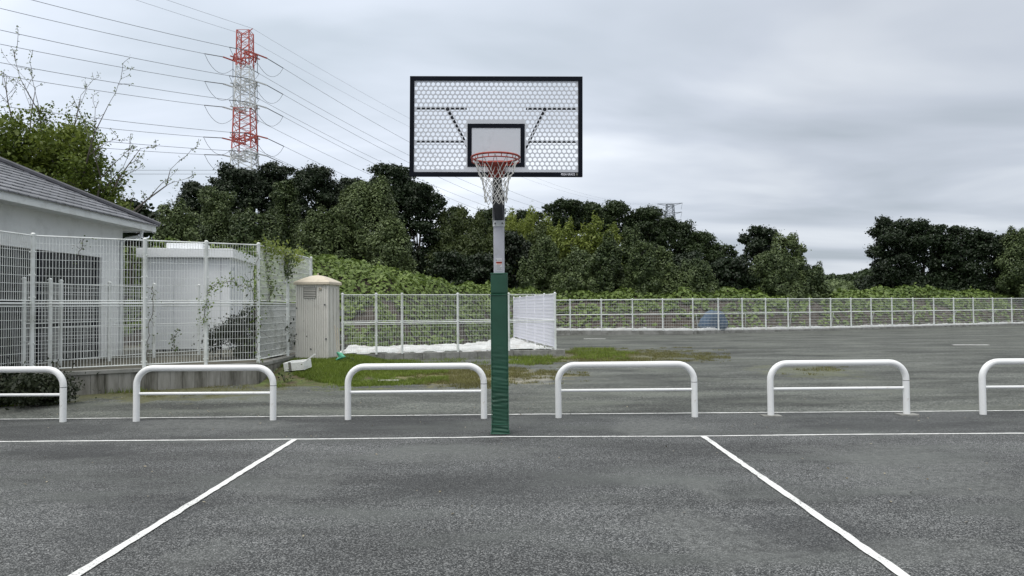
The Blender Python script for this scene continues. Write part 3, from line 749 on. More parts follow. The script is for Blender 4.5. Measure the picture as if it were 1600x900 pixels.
# ------------------------------------------------------------------ house at the left
def house():
    EX, EY = -9.96, 20.0                      # eave corner
    ez = 3.93; sl = 0.50; WX = -10.5; WY = 19.3
    t = empty('white_house', (WX, WY, 0.4), 'low white house with dark grey tiled hip roof behind the tall fence', 'house')
    def loc(mb): 
        o = Vector((WX, WY, 0.4)); mb.v = [tuple(Vector(p) - o) for p in mb.v]; return mb
    # wall facing the court, with opening from y 9..18.3
    w = MB(); op_t = 2.95
    w.box(WX - .2, WX, 2, WY, op_t, ez - 0.10); w.box(WX - .2, WX, 18.32, WY, 0.3, op_t); w.box(WX - .2, WX, 2, 9.5, 0.3, op_t)
    w.box(WX - 8, WX - .2, WY - .2, WY, 0.3, ez - 0.1)
    loc(w).build('wall', M['wall_white'], t)
    g = MB(); g.box(WX - .16, WX - .12, 9.5, 18.32, 0.3, op_t); wf = loc(g).build('window', M['dark_in'], t)
    fr = MB()
    for yy in (9.55, 11.7, 13.9, 16.1, 18.27): fr.box(WX - .12, WX - .06, yy - .035, yy + .035, 0.3, op_t)
    fr.box(WX - .12, WX - .05, 9.5, 18.32, 0.3, 0.38); loc(fr).build('frame', M['dark_metal'], wf)
    # soffit + fascia
    s = MB(); s.box(WX - 0.1, EX - .03, 1.5, EY - .03, ez - 0.13, ez - 0.10); s.box(WX - 8, WX - .1, WY - .05, EY - .03, ez - 0.13, ez - 0.10); loc(s).build('soffit', M['fascia'], t)
    f = MB(); f.box(EX - .03, EX, 1.5, EY, ez - 0.16, ez + 0.02); f.box(WX - 8, EX, EY, EY + .03, ez - 0.16, ez + 0.02); loc(f).build('fascia', M['fascia'], t, bevel=0.004)
    # stepped tile courses
    rf = MB(); n = 22; c = 0.27
    for i in range(n):
        a0 = i * c - 0.06; a1 = a0 + c + 0.03
        z0 = ez + 0.045 + a0 * sl + 0.022; z1 = ez + 0.045 + a1 * sl - 0.006
        # side slope (towards the court)
        y1a, y1b = EY + 0.05 - a0, EY + 0.05 - a1
        rf.prism([(EX - a0, 1.4, z0), (EX - a0, y1a, z0), (EX - a1, y1b, z1), (EX - a1, 1.4, z1)], (0, 0, -0.03))
        rf.prism([(EX - a0, y1a, z0), (EX - 9, y1a, z0), (EX - 9, y1b, z1), (EX - a1, y1b, z1)], (0, 0, -0.03))
    loc(rf).build('roof', M['roof'], t)
    hp = MB(); hp.tube([(EX + .06, EY + .1, ez + .06), (EX - 5.9, EY - 5.85, ez + .06 + 5.95 * sl)], 0.075, 8); loc(hp).build('hip_ridge', M['roof_ridge'], t, smooth=True)
    # gutter and its return pipe to the wall
    gu = MB(); gu.tube([(EX - .09, EY - .55, ez - .17), (EX - .12, EY - .55, ez - .33), (WX + .03, EY - .60, ez - .40)], 0.045, 8)
    gu.tube([(WX + .045, EY - .62, ez - .40), (WX + .045, WY - .12, ez - .5), (WX + .045, WY - .12, .4)], 0.04, 8)
    loc(gu).build('downpipe', M['fascia'], t, smooth=True)
def roof_mat():
    m = bpy.data.materials.new('grey_roof_tiles'); m.use_nodes = True
    n, l = m.node_tree.nodes, m.node_tree.links; b = n['Principled BSDF']; b.inputs['Roughness'].default_value = 0.45
    t = N(n, 'ShaderNodeTexCoord'); sp = N(n, 'ShaderNodeSeparateXYZ'); l.new(t.outputs['Object'], sp.inputs[0])
    # vertical tile joints, staggered course by course
    cb = N(n, 'ShaderNodeCombineXYZ'); l.new(sp.outputs[1], cb.inputs[0]); l.new(sp.outputs[0], cb.inputs[1])
    br = N(n, 'ShaderNodeTexBrick'); br.inputs['Scale'].default_value = 1.0; br.inputs['Brick Width'].default_value = 0.30; br.inputs['Row Height'].default_value = 0.27
    br.inputs['Mortar Size'].default_value = 0.016; br.inputs['Color1'].default_value = (0.11, 0.115, 0.13, 1); br.inputs['Color2'].default_value = (0.22, 0.225, 0.25, 1); br.inputs['Mortar'].default_value = (0.015, 0.015, 0.018, 1)
    br.inputs['Bias'].default_value = 0.0
    l.new(cb.outputs[0], br.inputs['Vector'])
    no = N(n, 'ShaderNodeTexNoise'); no.inputs['Scale'].default_value = 5; no.inputs['Detail'].default_value = 5; l.new(t.outputs['Object'], no.inputs['Vector'])
    mr = N(n, 'ShaderNodeMapRange'); mr.inputs[1].default_value = 0.56; mr.inputs[2].default_value = 0.70; l.new(no.outputs['Fac'], mr.inputs[0])
    mi = N(n, 'ShaderNodeMix', data_type='RGBA'); l.new(mr.outputs[0], mi.inputs[0]); l.new(br.outputs['Color'], mi.inputs[6]); mi.inputs[7].default_value = (0.06, 0.062, 0.068, 1)
    l.new(mi.outputs[2], b.inputs['Base Color'])
    return m
M['roof'] = roof_mat(); M['roof_ridge'] = mat('ridge_tile', (0.10, 0.10, 0.115), 0.5, var=0.2, vscale=3)
house()

# white shed behind the tall fence
def shed():
    p = P(228, 545, 20.8); t = empty('storage_shed', (p.x, p.y, 0.4), 'white storage shed with wide white roof band seen through the tall fence', 'shed', rz=R(9))
    w, h = 2.30, 2.72; dep = 3.6
    MB().box(0, w, 0, dep, 0.05, h).build('wall', M['shed'], t)
    MB().box(-.22, w + .14, -.2, dep + .14, h, h + .26).build('roof', M['shed'], t, bevel=0.01)
    MB().box(.45, 1.45, .3, 1.2, h + .26, h + .46).build('roof_vent_box', M['shed'], t, bevel=0.008)
    s = MB(); s.box(.74, .755, -.006, 0, .1, h - .04); s.box(2.05, 2.065, -.006, 0, .1, h - .04); s.box(0, w, -.012, 0, h - .035, h)
    s.build('door_seams', M['shed_seam'], t)
    wv = MB()
    for i in range(8): wv.box(w + .0, w + .012, .2 + 0.4 * i, .22 + .4 * i, .1, h - .05)
    wv.build('side_ribs', M['shed_seam'], t)
    fc = bpy.data.curves.new('num', 'FONT'); fc.body = '210'; fc.size = 0.14; fc.extrude = 0.001
    fo = bpy.data.objects.new('n', fc); COL.objects.link(fo); bpy.context.view_layer.update()
    me = bpy.data.meshes.new_from_object(fo.evaluated_get(bpy.context.evaluated_depsgraph_get())); bpy.data.objects.remove(fo)
    me.materials.clear(); me.materials.append(M['shed_seam']); o = bpy.data.objects.new('number', me); COL.objects.link(o); o.parent = t
    o.location = (w + .006, .35, h - .35); o.rotation_euler = (R(90), 0, R(90))
shed()
# grey block wall beyond the side fence
M['blockwall'] = mat('grey_block_wall', (0.17, 0.18, 0.18), 0.9, var=0.25, vscale=2.5, dirt=(0.07, 0.08, 0.06), dscale=1.5, dlo=0.45, dhi=0.75, bump=0.4, bscale=15)
b = MB()
for r_ in range(7):
    x = -11.5 + (0.3 if r_ % 2 else 0)
    while x < -6.4: b.box(x + .006, x + .594, 24.6, 24.78, 0.3 + r_ * .21 + .004, 0.3 + (r_ + 1) * .21 - .004); x += .6
b.box(-11.4, -6.2, 24.64, 24.74, .3, 1.72)
tag(b.build('block_wall', M['blockwall']), 'low grey block wall behind the side of the tall fence', 'wall')

# ------------------------------------------------------------------ fences
M['conc'] = mat('stained_concrete', (0.28, 0.28, 0.265), 0.9, var=0.15, vscale=3, dirt=(0.10, 0.10, 0.085), dscale=2.3, dlo=0.45, dhi=0.72, bump=0.35, bscale=22)
def streak_conc():
    m = bpy.data.materials.new('board_marked_concrete'); m.use_nodes = True
    n, l = m.node_tree.nodes, m.node_tree.links; b = n['Principled BSDF']; b.inputs['Roughness'].default_value = 0.9
    t = N(n, 'ShaderNodeTexCoord'); mp = N(n, 'ShaderNodeMapping'); mp.inputs['Scale'].default_value = (4.5, 4.5, 0.5); l.new(t.outputs['Object'], mp.inputs[0])
    no = N(n, 'ShaderNodeTexNoise'); no.inputs['Scale'].default_value = 1.0; no.inputs['Detail'].default_value = 6; no.inputs['Roughness'].default_value = 0.7; l.new(mp.outputs[0], no.inputs['Vector'])
    r = N(n, 'ShaderNodeValToRGB'); r.color_ramp.elements[0].position = 0.33; r.color_ramp.elements[0].color = (0.06, 0.058, 0.045, 1); r.color_ramp.elements[1].position = 0.62; r.color_ramp.elements[1].color = (0.30, 0.295, 0.275, 1)
    e = r.color_ramp.elements.new(0.47); e.color = (0.19, 0.185, 0.165, 1); l.new(no.outputs['Fac'], r.inputs[0]); l.new(r.outputs[0], b.inputs['Base Color'])
    return m
M['streak'] = streak_conc()

def panel(a, b, z0, z1, parent, m, r=0.0028, vs=0.05, hs=0.15, fold=True, vr=None):
    """one wire mesh panel between ground points a and b"""
    a = Vector(a); b = Vector(b); d = (b - a); L = d.length; d.normalize(); q = Vector((-d.y, d.x, 0)); mb = MB()
    n = max(2, int(L / vs)); vr = vr or r
    for i in range(n + 1):
        p = a + d * (L * i / n)
        mb.tube([(p.x, p.y, z0), (p.x, p.y, z1)], vr, 4, cap=False)
    zz = z0 + 0.02
    while zz < z1:
        mb.tube([(a.x + q.x * r * 2, a.y + q.y * r * 2, zz), (b.x + q.x * r * 2, b.y + q.y * r * 2, zz)], r * 1.25, 4, cap=False); zz += hs
    for z_, k in ((z0 + .012, 1.9), (z1 - .012, 3.0)):
        mb.tube([(a.x, a.y, z_), (b.x, b.y, z_)], r * k, 6, cap=False)
    return mb.build('mesh_panel', m, parent)

def post(p, z0, z1, r, parent, m, knob=True):
    mb = MB(); mb.tube([(p[0], p[1], z0), (p[0], p[1], z1 - 0.02), (p[0], p[1], z1), (p[0], p[1], z1 + r * .6)], [r, r, r * 1.12, r * .5], 10)
    k = 0
    zz = z0 + 0.15
    while zz < z1:   # little clamps
        mb.tube([(p[0] - r * 1.5, p[1] - r * .3, zz), (p[0] + r * 1.5, p[1] - r * .3, zz)], r * .35, 5); zz += 0.42
    return mb.build('post', m, parent, smooth=True)

# tall fence on its concrete wall
def tall_fence():
    A = [(-9.02, 10.6), (-8.80, 13.15), (-7.28, 14.2), (-6.33, 14.83), (-5.45, 15.4), (-5.46, 17.45), (-5.50, 19.6)]
    t = empty('tall_mesh_fence', (A[4][0], A[4][1], 0), 'tall white wire mesh fence of two stacked panels round the yard at the left', 'fence')
    o0 = Vector((A[4][0], A[4][1], 0)); L = [(x - o0.x, y - o0.y) for x, y in A]
    for (a, b) in zip(L, L[1:]):
        pa, pb = (a[0], a[1], 0), (b[0], b[1], 0)
        panel(pa, pb, 0.50, 1.68, t, M['wire'], 0.0041, 0.05, 0.15)
        panel(pa, pb, 1.76, 2.98, t, M['wire'], 0.0041, 0.05, 0.15)
        ho = MB(); ho.tube([(a[0], a[1], 1.72), (b[0], b[1], 1.72)], 0.018, 8); ho.build('mid_rail', M['wire'], t)
    for p in L: post(p, 0.42, 3.0, 0.038, t, M['wire'])
    # wall below
    w = MB()
    for i, (a, b) in enumerate(zip(A, A[1:])):
        a_, b_ = Vector((*a, 0)), Vector((*b, 0)); d = (b_ - a_).normalized(); q = Vector((-d.y, d.x, 0))
        n = max(1, int((b_ - a_).length / 0.21)); 
        for k in range(n):
            p0 = a_.lerp(b_, k / n) + d * 0.003; p1 = a_.lerp(b_, (k + 1) / n) - d * 0.003; j = random.uniform(-.004, .004)
            w.prism([p0 - q * (.10 + j), p1 - q * (.10 + j), p1 + q * .06, p0 + q * .06], (0, 0, 0.372))
        w.prism([a_ - q * .09 , b_ - q * .09, b_ + q * .055, a_ + q * .055], (0, 0, 0.3715))
    wl_ = w.build('retaining_wall', M['streak']); tag(wl_, 'stained concrete base wall under the tall fence', 'wall')
    c = MB()
    for i, (a, b) in enumerate(zip(A, A[1:])):
        a_, b_ = Vector((*a, 0.374)), Vector((*b, 0.374)); d = (b_ - a_).normalized(); q = Vector((-d.y, d.x, 0))
        c.prism([a_ - q * .125, b_ - q * .125 , b_ + q * .08, a_ + q * .08], (0, 0, 0.07 + i * 0.0011))
    c.build('coping', M['conc'], wl_, bevel=0.006)
tall_fence()

# lower fence inside the yard
def inner_fence():
    pts = [P(36, 600, 14.4), P(77, 600, 14.9), P(94, 600, 15.6), P(170, 600, 16.8), P(240, 600, 18.0), P(310, 600, 19.0), P(382, 600, 19.8)]
    pts = [(max(p.x, -10.25), p.y) for p in pts]
    o0 = pts[0]; t = empty('low_mesh_fence', (o0[0], o0[1], .4), 'lower white mesh fence standing inside the yard before the house and shed', 'fence')
    L = [(x - o0[0], y - o0[1]) for x, y in pts]
    for i, p in enumerate(L): post(p, 0, 1.85, 0.034, t, M['wire'])
    for i, (a, b) in enumerate(zip(L, L[1:])):
        panel((*a, 0), (*b, 0), 0.1, 0.85, t, M['wire'], 0.0034, 0.055, 0.15)
        if i < 4: panel((*a, 0), (*b, 0), 0.92, 1.78, t, M['wire'], 0.0034, 0.055, 0.15)
inner_fence()

# middle fence with its kerb
KL, KR = G(534, 566), G(868, 556.5)
def mid_fence():
    t = empty('mesh_fence', (KL.x, KL.y, 0), 'white mesh fence on a low kerb between the beige cabinet and the angled panels', 'fence')
    def at(px):   # point on the line KL-KR under that pixel column
        f = (px - 534) / (868 - 534); d0, d1 = KL.y, KR.y; D = 1 / ((1 - f) / d0 + f / d1); return Vector((P(px, 500, D).x, D, 0))
    pxs = [534, 587, 627.5, 715, 795, 868]
    pp = [at(x) - Vector((KL.x, KL.y, 0)) for x in pxs]
    pp = [p + Vector((0, .1, 0)) for p in pp]
    for a, b in zip(pp, pp[1:]):
        panel(a, b, 0.25, 1.12, t, M['wire'], 0.0036, 0.05, 0.15)
        panel(a, b, 1.20, 2.02, t, M['wire'], 0.0036, 0.05, 0.15)
        m_ = MB(); m_.tube([a + Vector((0, 0, 1.16)), b + Vector((0, 0, 1.16))], 0.018, 6); m_.build('mid_rail', M['wire'], t)
    for p in pp: post(p, 0.2, 2.05, 0.032, t, M['wire'])
    # kerb
    k = MB(); a, b = Vector((KL.x - .5, KL.y, -.02)), Vector((KR.x + .32, KR.y + .02, -.02)); d = (b - a).normalized(); q = Vector((-d.y, d.x, 0)); n = 13
    for i in range(n):
        p0 = a.lerp(b, i / n) + d * .004; p1 = a.lerp(b, (i + 1) / n) - d * .004
        k.prism([p0, p1, p1 + q * .18, p0 + q * .18], (0, 0, 0.235 + random.uniform(-.004, .004)))
    tag(k.build('kerb', M['conc'], bevel=0.008), 'low concrete kerb under the middle mesh fence', 'kerb')
    # angled return panels
    A = Vector((KR.x, KR.y + .12, 0)); B = P(803, 500, 32.6); B.z = 0
    t2 = empty('angled_mesh_fence', A, 'pale lilac-white mesh fence running back at an angle from the kerb corner', 'fence'); Bv = B - A; n = 5
    for i in range(n):
        a, b = Bv * (i / n), Bv * ((i + 1) / n)
        panel(a, b, 0.28, 2.04, t2, M['fence_lav'], 0.0055, 0.042, 0.12)
    for i in range(n + 1): post((Bv * (i / n))[:2], 0.15, 2.07, 0.032, t2, M['fence_lav'])
    m_ = MB(); m_.tube([Vector((0, 0, 1.16)), Bv + Vector((0, 0, 1.16))], 0.018, 6); m_.build('mid_rail', M['fence_lav'], t2)
    k = MB(); d = Bv.normalized(); q = Vector((-d.y, d.x, 0)); a = A - q * .22 + d * .12
    k.prism([a, a + Bv, a + Bv + q * .3, a + q * .3], (0, 0, 0.21)); tag(k.build('kerb', M['conc'], bevel=.01), 'low concrete kerb under the angled mesh fence', 'kerb')
mid_fence()

def far_fence():
    PA = [P(x, 500, 41.5) for x in (805, 842.5, 891, 939.6, 988.3, 1035.6, 1082.8)]
    pts = [(p.x, 41.5) for p in PA]
    C = Vector((pts[-1][0], 41.5)); E = P(1600, 500, 54.5); E = Vector((E.x, 54.5)); dd = (E - C)
    pxs = [1121.8, 1159.2, 1195.8, 1230.8, 1264.6, 1297.3, 1329, 1360.5, 1393, 1426, 1458.3, 1489.5, 1520, 1550.5, 1580, 1609, 1638]
    for x in pxs:   # where the view ray of that post meets the fence line
        k = (x - 800) / F; s = (k * C.y - C.x) / (dd.x - k * dd.y); p = C + dd * s; pts.append((p.x, p.y))
    t = empty('far_mesh_fence', (pts[0][0], pts[0][1], 0), 'long low white mesh fence along the far side of the car park', 'fence')
    o0 = pts[0]; L = [Vector((x - o0[0], y - o0[1], 0)) for x, y in pts]
    for i, (a, b) in enumerate(zip(L, L[1:])):
        z0 = 0.30 - 0.13 * min(1, i / 12)
        panel(a, b, z0, 2.03, t, M['wire'], 0.006, 0.10, 0.17, vr=0.0035)
        m_ = MB(); m_.tube([a + Vector((0, 0, 1.17)), b + Vector((0, 0, 1.17))], 0.026, 6); m_.tube([a + Vector((0, 0, 2.02)), b + Vector((0, 0, 2.02))], 0.024, 6); m_.build('rail', M['wire'], t)
        if i >= 6 and i % 2 == 0:
            s = MB(); d = (b - a).normalized(); q = Vector((-d.y, d.x, 0)); pm = a + d * .25; s.tube([pm + Vector((0, 0, 1.1)), pm + q * 1.0 + d * .9 + Vector((0, 0, .2))], 0.028, 6); s.build('brace', M['wire'], t)
    for i, p in enumerate(L): post(p, 0.15, 2.06, 0.042, t, M['wire'])
    k = MB()
    for i, (a, b) in enumerate(zip(pts, pts[1:])):
        a_, b_ = Vector((*a, -.02)), Vector((*b, -.02)); d = (b_ - a_).normalized(); q = Vector((-d.y, d.x, 0)); h = 0.30 - 0.16 * min(1, i / 10)
        k.prism([a_ - q * .08 + d * .01, b_ - q * .08, b_ + q * .1, a_ + q * .1 + d * .01], (0, 0, h))
    tag(k.build('kerb', M['conc']), 'long low concrete kerb under the far mesh fence', 'kerb')
    # white weed sheet bunched along the fence foot
    V = []; Qd = []; n = 500; g = np.random.default_rng(2); cs = 8
    Lp = [Vector((x, y)) for x, y in pts]; tot = [0]
    for a, b in zip(Lp, Lp[1:]): tot.append(tot[-1] + (b - a).length)
    kk = 0
    for i in range(n + 1):
        s = tot[-1] * i / n
        while kk < len(Lp) - 2 and s > tot[kk + 1]: kk += 1
        d = (Lp[kk + 1] - Lp[kk]).normalized(); p = Lp[kk] + d * (s - tot[kk]); q = Vector((-d.y, d.x))
        hgt = (0.14 + 0.12 * float(fbm(np.array([s * 1.7]), np.array([3.0]), 3)[0])) ; z0 = 0.28 - 0.17 * min(1, s / 22)
        for c_ in range(cs):
            an = math.pi * c_ / (cs - 1); off = 0.16 + 0.20 * -math.cos(an) * 0.8 + 0.14
            V.append((p.x + q.x * off, p.y + q.y * off, z0 - .05 + hgt * math.sin(an) * (0.9 + 0.2 * g.random())))
    for i in range(n):
        for c_ in range(cs - 1): Qd.append((i * cs + c_, (i + 1) * cs + c_, (i + 1) * cs + c_ + 1, i * cs + c_ + 1))
    tag(np_mesh('weed_sheet', V, Qd, M['sheet_white'], smooth=True), 'white sheet bunched along the foot of the far fence', 'ground sheet')
far_fence()

# white ground sheet inside the middle fence
def wsheet(x, y):
    fr = np.interp(x, [KL.x, KR.x], [KL.y, KR.y]) + .2
    h = 0.20 + 0.16 * (fbm(x * 3.5, y * 2.5, 5) - 0.3)
    ridge = 0.20 * np.exp(-((y - fr - 1.6) / 0.9) ** 2) * np.clip((0.7 - x) / 2, 0, 1) * (0.25 + 1.1 * fbm(x * 0.9 + 4, y * 0.5, 3)) 
    return h + ridge
V, Q = grid_np(-5.3, 1.45, 21.6, 38, 130, 260, wsheet)
cen = V[Q].mean(axis=1)
fr = np.interp(cen[:, 0], [KL.x, KR.x], [KL.y, KR.y]) + .22
rightlim = np.interp(cen[:, 1], [KR.y, 32.6], [KR.x - .05, 0.05])
back = np.interp(cen[:, 0], [-5.3, -2.4, -1.2, 1.4], [23.9, 24.6, 29, 36.5]) + (fbm(cen[:, 0] * 1.5, cen[:, 1] * 1.5, 3) - .45) * 1.2
keep = (cen[:, 1] > fr) & (cen[:, 0] < rightlim) & (cen[:, 1] < back)
tag(np_mesh('ground_sheet', V, Q[keep], M['sheet_white'], smooth=True), 'crumpled white sheet covering the ground behind the middle fence', 'ground sheet')

# blue tarp heap behind the far fence
bl = []
p = P(1116, 495, 42.55)
V, Q = sphere_np((p.x, 42.75, 0.6), (0.85, 0.3, 0.72), 40, 26, None); V[:, 0] += 0.5 * (fbm(V[:, 2] * 2.2, V[:, 0] * 2, 3) - .45); V[:, 2] *= 0.75 + .5 * fbm(V[:, 0] * 1.6, V[:, 1] * 3, 3)
tag(np_mesh('tarp_heap', V, Q, M['blue'], smooth=True), 'blue tarpaulin heap behind the far fence', 'tarpaulin')

# ------------------------------------------------------------------ beige cabinet
def kiosk():
    p = P(497, 563, 17.9); z = 0.31
    t = empty('utility_cabinet', (p.x, p.y, z), 'beige ribbed cabinet with cream pyramid roof beside the tall fence', 'cabinet', rz=R(-6))
    w = 0.40; h = 1.90; wt = 0.385
    def face(mb, axis, sgn):   # ribbed wall: trapezoid corrugation
        n = 13
        for i in range(n):
            u0 = -w + .03 + (2 * w - .06) * i / n; u1 = u0 + (2 * w - .06) / n * 0.55
            k = wt / w
            if axis == 'y': poly = [(u0, sgn * w, .06), (u1, sgn * w, .06), (u1 * k, sgn * wt, h - .03), (u0 * k, sgn * wt, h - .03)]; L = (0, sgn * .018, 0)
            else: poly = [(sgn * w, u0, .06), (sgn * w, u1, .06), (sgn * wt, u1 * k, h - .03), (sgn * wt, u0 * k, h - .03)]; L = (sgn * .018, 0, 0)
            mb.prism(poly, L)
    b = MB(); b.add([(-w, -w, 0), (w, -w, 0), (w, w, 0), (-w, w, 0), (-wt, -wt, h), (wt, -wt, h), (wt, wt, h), (-wt, wt, h)], [(0,3,2,1),(4,5,6,7),(0,1,5,4),(1,2,6,5),(2,3,7,6),(3,0,4,7)])
    face(b, 'y', -1); face(b, 'x', -1); face(b, 'y', 1)
    for u in (-.25, .0, .25): b.box(w - .002, w + .012, u - .01, u + .01, .1, h - .1)
    b.build('body', M['kiosk'], t)
    tr = MB()
    for sx in (-1, 1):
        for sy in (-1, 1):
            tr.tube([(sx * w, sy * w, 0), (sx * wt, sy * wt, h)], .022, 6)
    tr.build('corner_trim', M['kiosk'], t, smooth=True)
    r = MB(); e = .455
    prof = [(e, h - .03), (e, h + .035), (e * .93, h + .06), (e * .55, h + .15), (e * .28, h + .20), (e * .1, h + .215), (0.012, h + .22)]
    vs = []; 
    for (q, zz) in prof: vs += [(-q, -q, zz), (q, -q, zz), (q, q, zz), (-q, q, zz)]
    fs = [(3, 2, 1, 0)]
    for i in range(len(prof) - 1):
        for k in range(4): fs.append((i * 4 + k, i * 4 + (k + 1) % 4, (i + 1) * 4 + (k + 1) % 4, (i + 1) * 4 + k))
    fs.append(tuple(4 * (len(prof) - 1) + k for k in range(4)))
    r.add(vs, fs); rf = r.build('roof', M['kiosk_roof'], t, bevel=0.01)
    fn = MB(); fn.tube([(0, 0, h + .2), (0, 0, h + .27)], .018, 6); fn.build('finial', M['kiosk_roof'], rf)
    v = MB(); v.box(-.21, .11, -w - .012, -w + .02, h - .36, h - .10); vp = v.build('vent', M['vent'], t)
    s = MB()
    for i in range(6): s.box(-.20, .10, -w - .026, -w - .012, h - .345 + i * .04, h - .33 + i * .04)
    s.build('louvre', M['kiosk'], vp)
    k = MB(); k.tube([(.21, -w - .005, h - .13), (.21, -w - .03, h - .13)], .035, 12); k.build('round_port', M['kiosk_roof'], t)
    k = MB(); k.tube([(.21, -w - .028, h - .13), (.21, -w - .034, h - .13)], .02, 10); k.build('port_eye', M['vent'], t)
    for (x, zz) in ((.33, 1.38), (.36, .55), (-.02, .30), (-.39, .66), (-.385, 1.30)):
        k = MB(); k.tube([(x, -w - .0, zz), (x, -w - .03, zz)], .018, 8); k.build('bolt', M['bolt'], t)
    f = MB(); f.box(-w - .04, w + .04, -w - .04, w + .04, -.12, 0.012); f.build('plinth', M['conc'], t, bevel=.01)
kiosk()
def foam_box():
    p = P(466, 573, 16.1); t = empty('foam_box', (p.x, p.y, float(mound_h(np.array(p.x), np.array(p.y))) + .02), 'white foam fish box lying tilted before the cabinet', 'box', rz=R(-12)); t.rotation_euler = (R(6), R(-5), R(-14))
    b = MB(); w, d, h, th = .25, .17, .19, .03
    b.box(-w, w, -d, d, 0, th); b.box(-w, w, -d, -d + th, th, h); b.box(-w, w, d - th, d, th, h); b.box(-w, -w + th, -d + th, d - th, th, h); b.box(w - th, w, -d + th, d - th, th, h)
    b.build('box_body', M['foam'], t, bevel=.008)
    l = MB(); l.box(-.02, .30, -.015, .015, 0, .03, Matrix.Translation((.24, -.05, .16)) @ Matrix.Rotation(R(-28), 4, 'Y')); l.build('loose_strip', M['foam'], t, bevel=.005)
    s = MB(); s.box(-.12, -.06, -d - .012, -d - .001, 0.0, h + .01); s.build('strap', M['vent'], t)
foam_box()
# sticks leaning on the cabinet, mint bag
for (xa, ya, xb, yb_, D, lab) in ((523, 508, 528, 560, 17.35, 'left of two pale sticks leaning on the cabinet side'), (527, 512, 531, 562, 17.2, 'right of two pale sticks leaning on the cabinet side')):
    a, b = P(xa, ya, D + .12), P(xb, yb_, D); mb = MB(); o0 = b.copy(); mb.tube([a - o0, (a + b) / 2 - o0 + Vector((.004, 0, 0)), b - o0], .011, 6)
    o = mb.build('garden_stick', M['bamboo_stick'], loc=o0); tag(o, lab, 'stick')
p = P(531, 560, 17.0)
V, Q = sphere_np((0, 0, 0.03), (.085, .06, .075), 14, 10, np.random.default_rng(1)); V[:, 0] += .06 * np.sin(V[:, 2] * 40); V[:, 2] += (V[:, 2] > .07) * .05
o = np_mesh('plastic_bag', V, Q, M['mint'], smooth=True); o.location = p; tag(o, 'small mint green plastic bag at the cabinet foot', 'bag')
for (x0, x1, yy, lab) in ((590, 624, 597, 'pale flat slab piece on the grass, the nearer one'), (620, 650, 577, 'pale flat slab piece on the grass, the farther one')):
    a, b = G(x0, yy), G(x1, yy); mb = MB(); w = (b - a).length / 2
    mb.prism([(-w, -.06, 0), (w * .9, -.09, 0), (w, .07, 0), (-w * .8, .09, 0)], (0, 0, .035)); o = mb.build('slab_piece', M['slab'], bevel=.008, loc=((a.x + b.x) / 2, a.y, .01)); tag(o, lab, 'slab')

# ------------------------------------------------------------------ bush at the left
def bush():
    c = G(20, 640); c.y = 11.9; c.x = -9.25
    t = empty('bush', (c.x, c.y, 0), 'dark rounded bush at the left edge below the tall fence', 'bush')
    rng = random.Random(2); bl = []
    for i in range(22):
        x = rng.uniform(-1.7, 1.55); bl.append((x, rng.uniform(-.35, .35), rng.uniform(.12, .52) * (1 if x < .9 else .8), rng.uniform(.28, .42), .32, rng.uniform(.24, .34)))
    foliage('foliage', bl, M['lf_bush'], t, 0.055, 260, 5, 0.55, 0.9, 0.3, shell=.35, lumps=False, stray=.15)
    mb = MB()
    for i in range(9): x = -1.5 + i * .36; mb.tube([(x, 0, 0), (x + rng.uniform(-.1, .1), .05, .5)], [.014, .007], 5)
    mb.build('stem', M['bark'], t)
bush()

# ------------------------------------------------------------------ grass and weeds
def blades(name, pts, hmin, hmax, w, m, seed, label):
    g = np.random.default_rng(seed); n = len(pts); pts = np.asarray(pts)
    a = g.uniform(0, 2 * np.pi, n); h = g.uniform(hmin, hmax, n); lean = g.normal(0, 0.45, (n, 2)) * h[:, None]
    dx = np.stack([np.cos(a), np.sin(a), np.zeros(n)], 1) * (w * g.uniform(.6, 1.4, n))[:, None]
    tip = pts + np.concatenate([lean, h[:, None]], 1); mid = pts + np.concatenate([lean * .3, h[:, None] * .55], 1)
    V = np.stack([pts - dx, pts + dx, mid + dx * .7, tip, mid - dx * .7], 1).reshape(-1, 3)
    i = np.arange(n)[:, None] * 5
    Q = np.concatenate([i + np.array([[0, 1, 2, 4]]), i + np.array([[4, 2, 3, 3]])])
    T = np.concatenate([i + np.array([[0, 1, 2]]), i + np.array([[0, 2, 4]]), i + np.array([[4, 2, 3]])])
    o = np_mesh(name, V, T, m); tag(o, label, 'grass', kind='stuff'); return o
def region_px(x0, y0, x1, y1, n, seed, th=0.42, sc=1.2, soft=True):
    """random ground points inside the ground patch seen in that photo box"""
    g = np.random.default_rng(seed); a, b = G((x0 + x1) / 2, y1), G((x0 + x1) / 2, y0); Y = g.uniform(a.y, b.y, n)
    u = g.uniform(-1, 1, n); xl = (x0 - 800) / F * Y; xr = (x1 - 800) / F * Y; X = (xl + xr) / 2 + u * (xr - xl) / 2
    v = (Y - (a.y + b.y) / 2) / ((b.y - a.y) / 2)
    d = np.sqrt(u ** 2 + v ** 2) if soft else np.maximum(abs(u), abs(v)) * .6
    k = fbm(X * sc, Y * sc, 4) + 0.6 * (fbm(X * 4, Y * 4, 3) - .42) > th + np.maximum(0, d - 0.45) * 0.55 + g.uniform(-.05, .05, n)
    X, Y = X[k], Y[k]
    Z = np.where((X > -5.3) & (X < -2.6) & (Y > 14) & (Y < 21), mound_h(X, Y), 0)
    return np.stack([X, Y, Z - .004], 1)
def not_walls(p):   # keep blades out of the yard side
    wy = np.interp(p[:, 0], [-8.8, -7.28, -5.45], [13.0, 14.05, 15.25])
    k = (p[:, 0] > -5.35) | (p[:, 1] < wy); ky = np.interp(p[:, 0], [KL.x, KR.x, KR.x + .4], [KL.y - .03, KR.y - .03, KR.y + 20]); k &= p[:, 1] < ky
    return p[k]
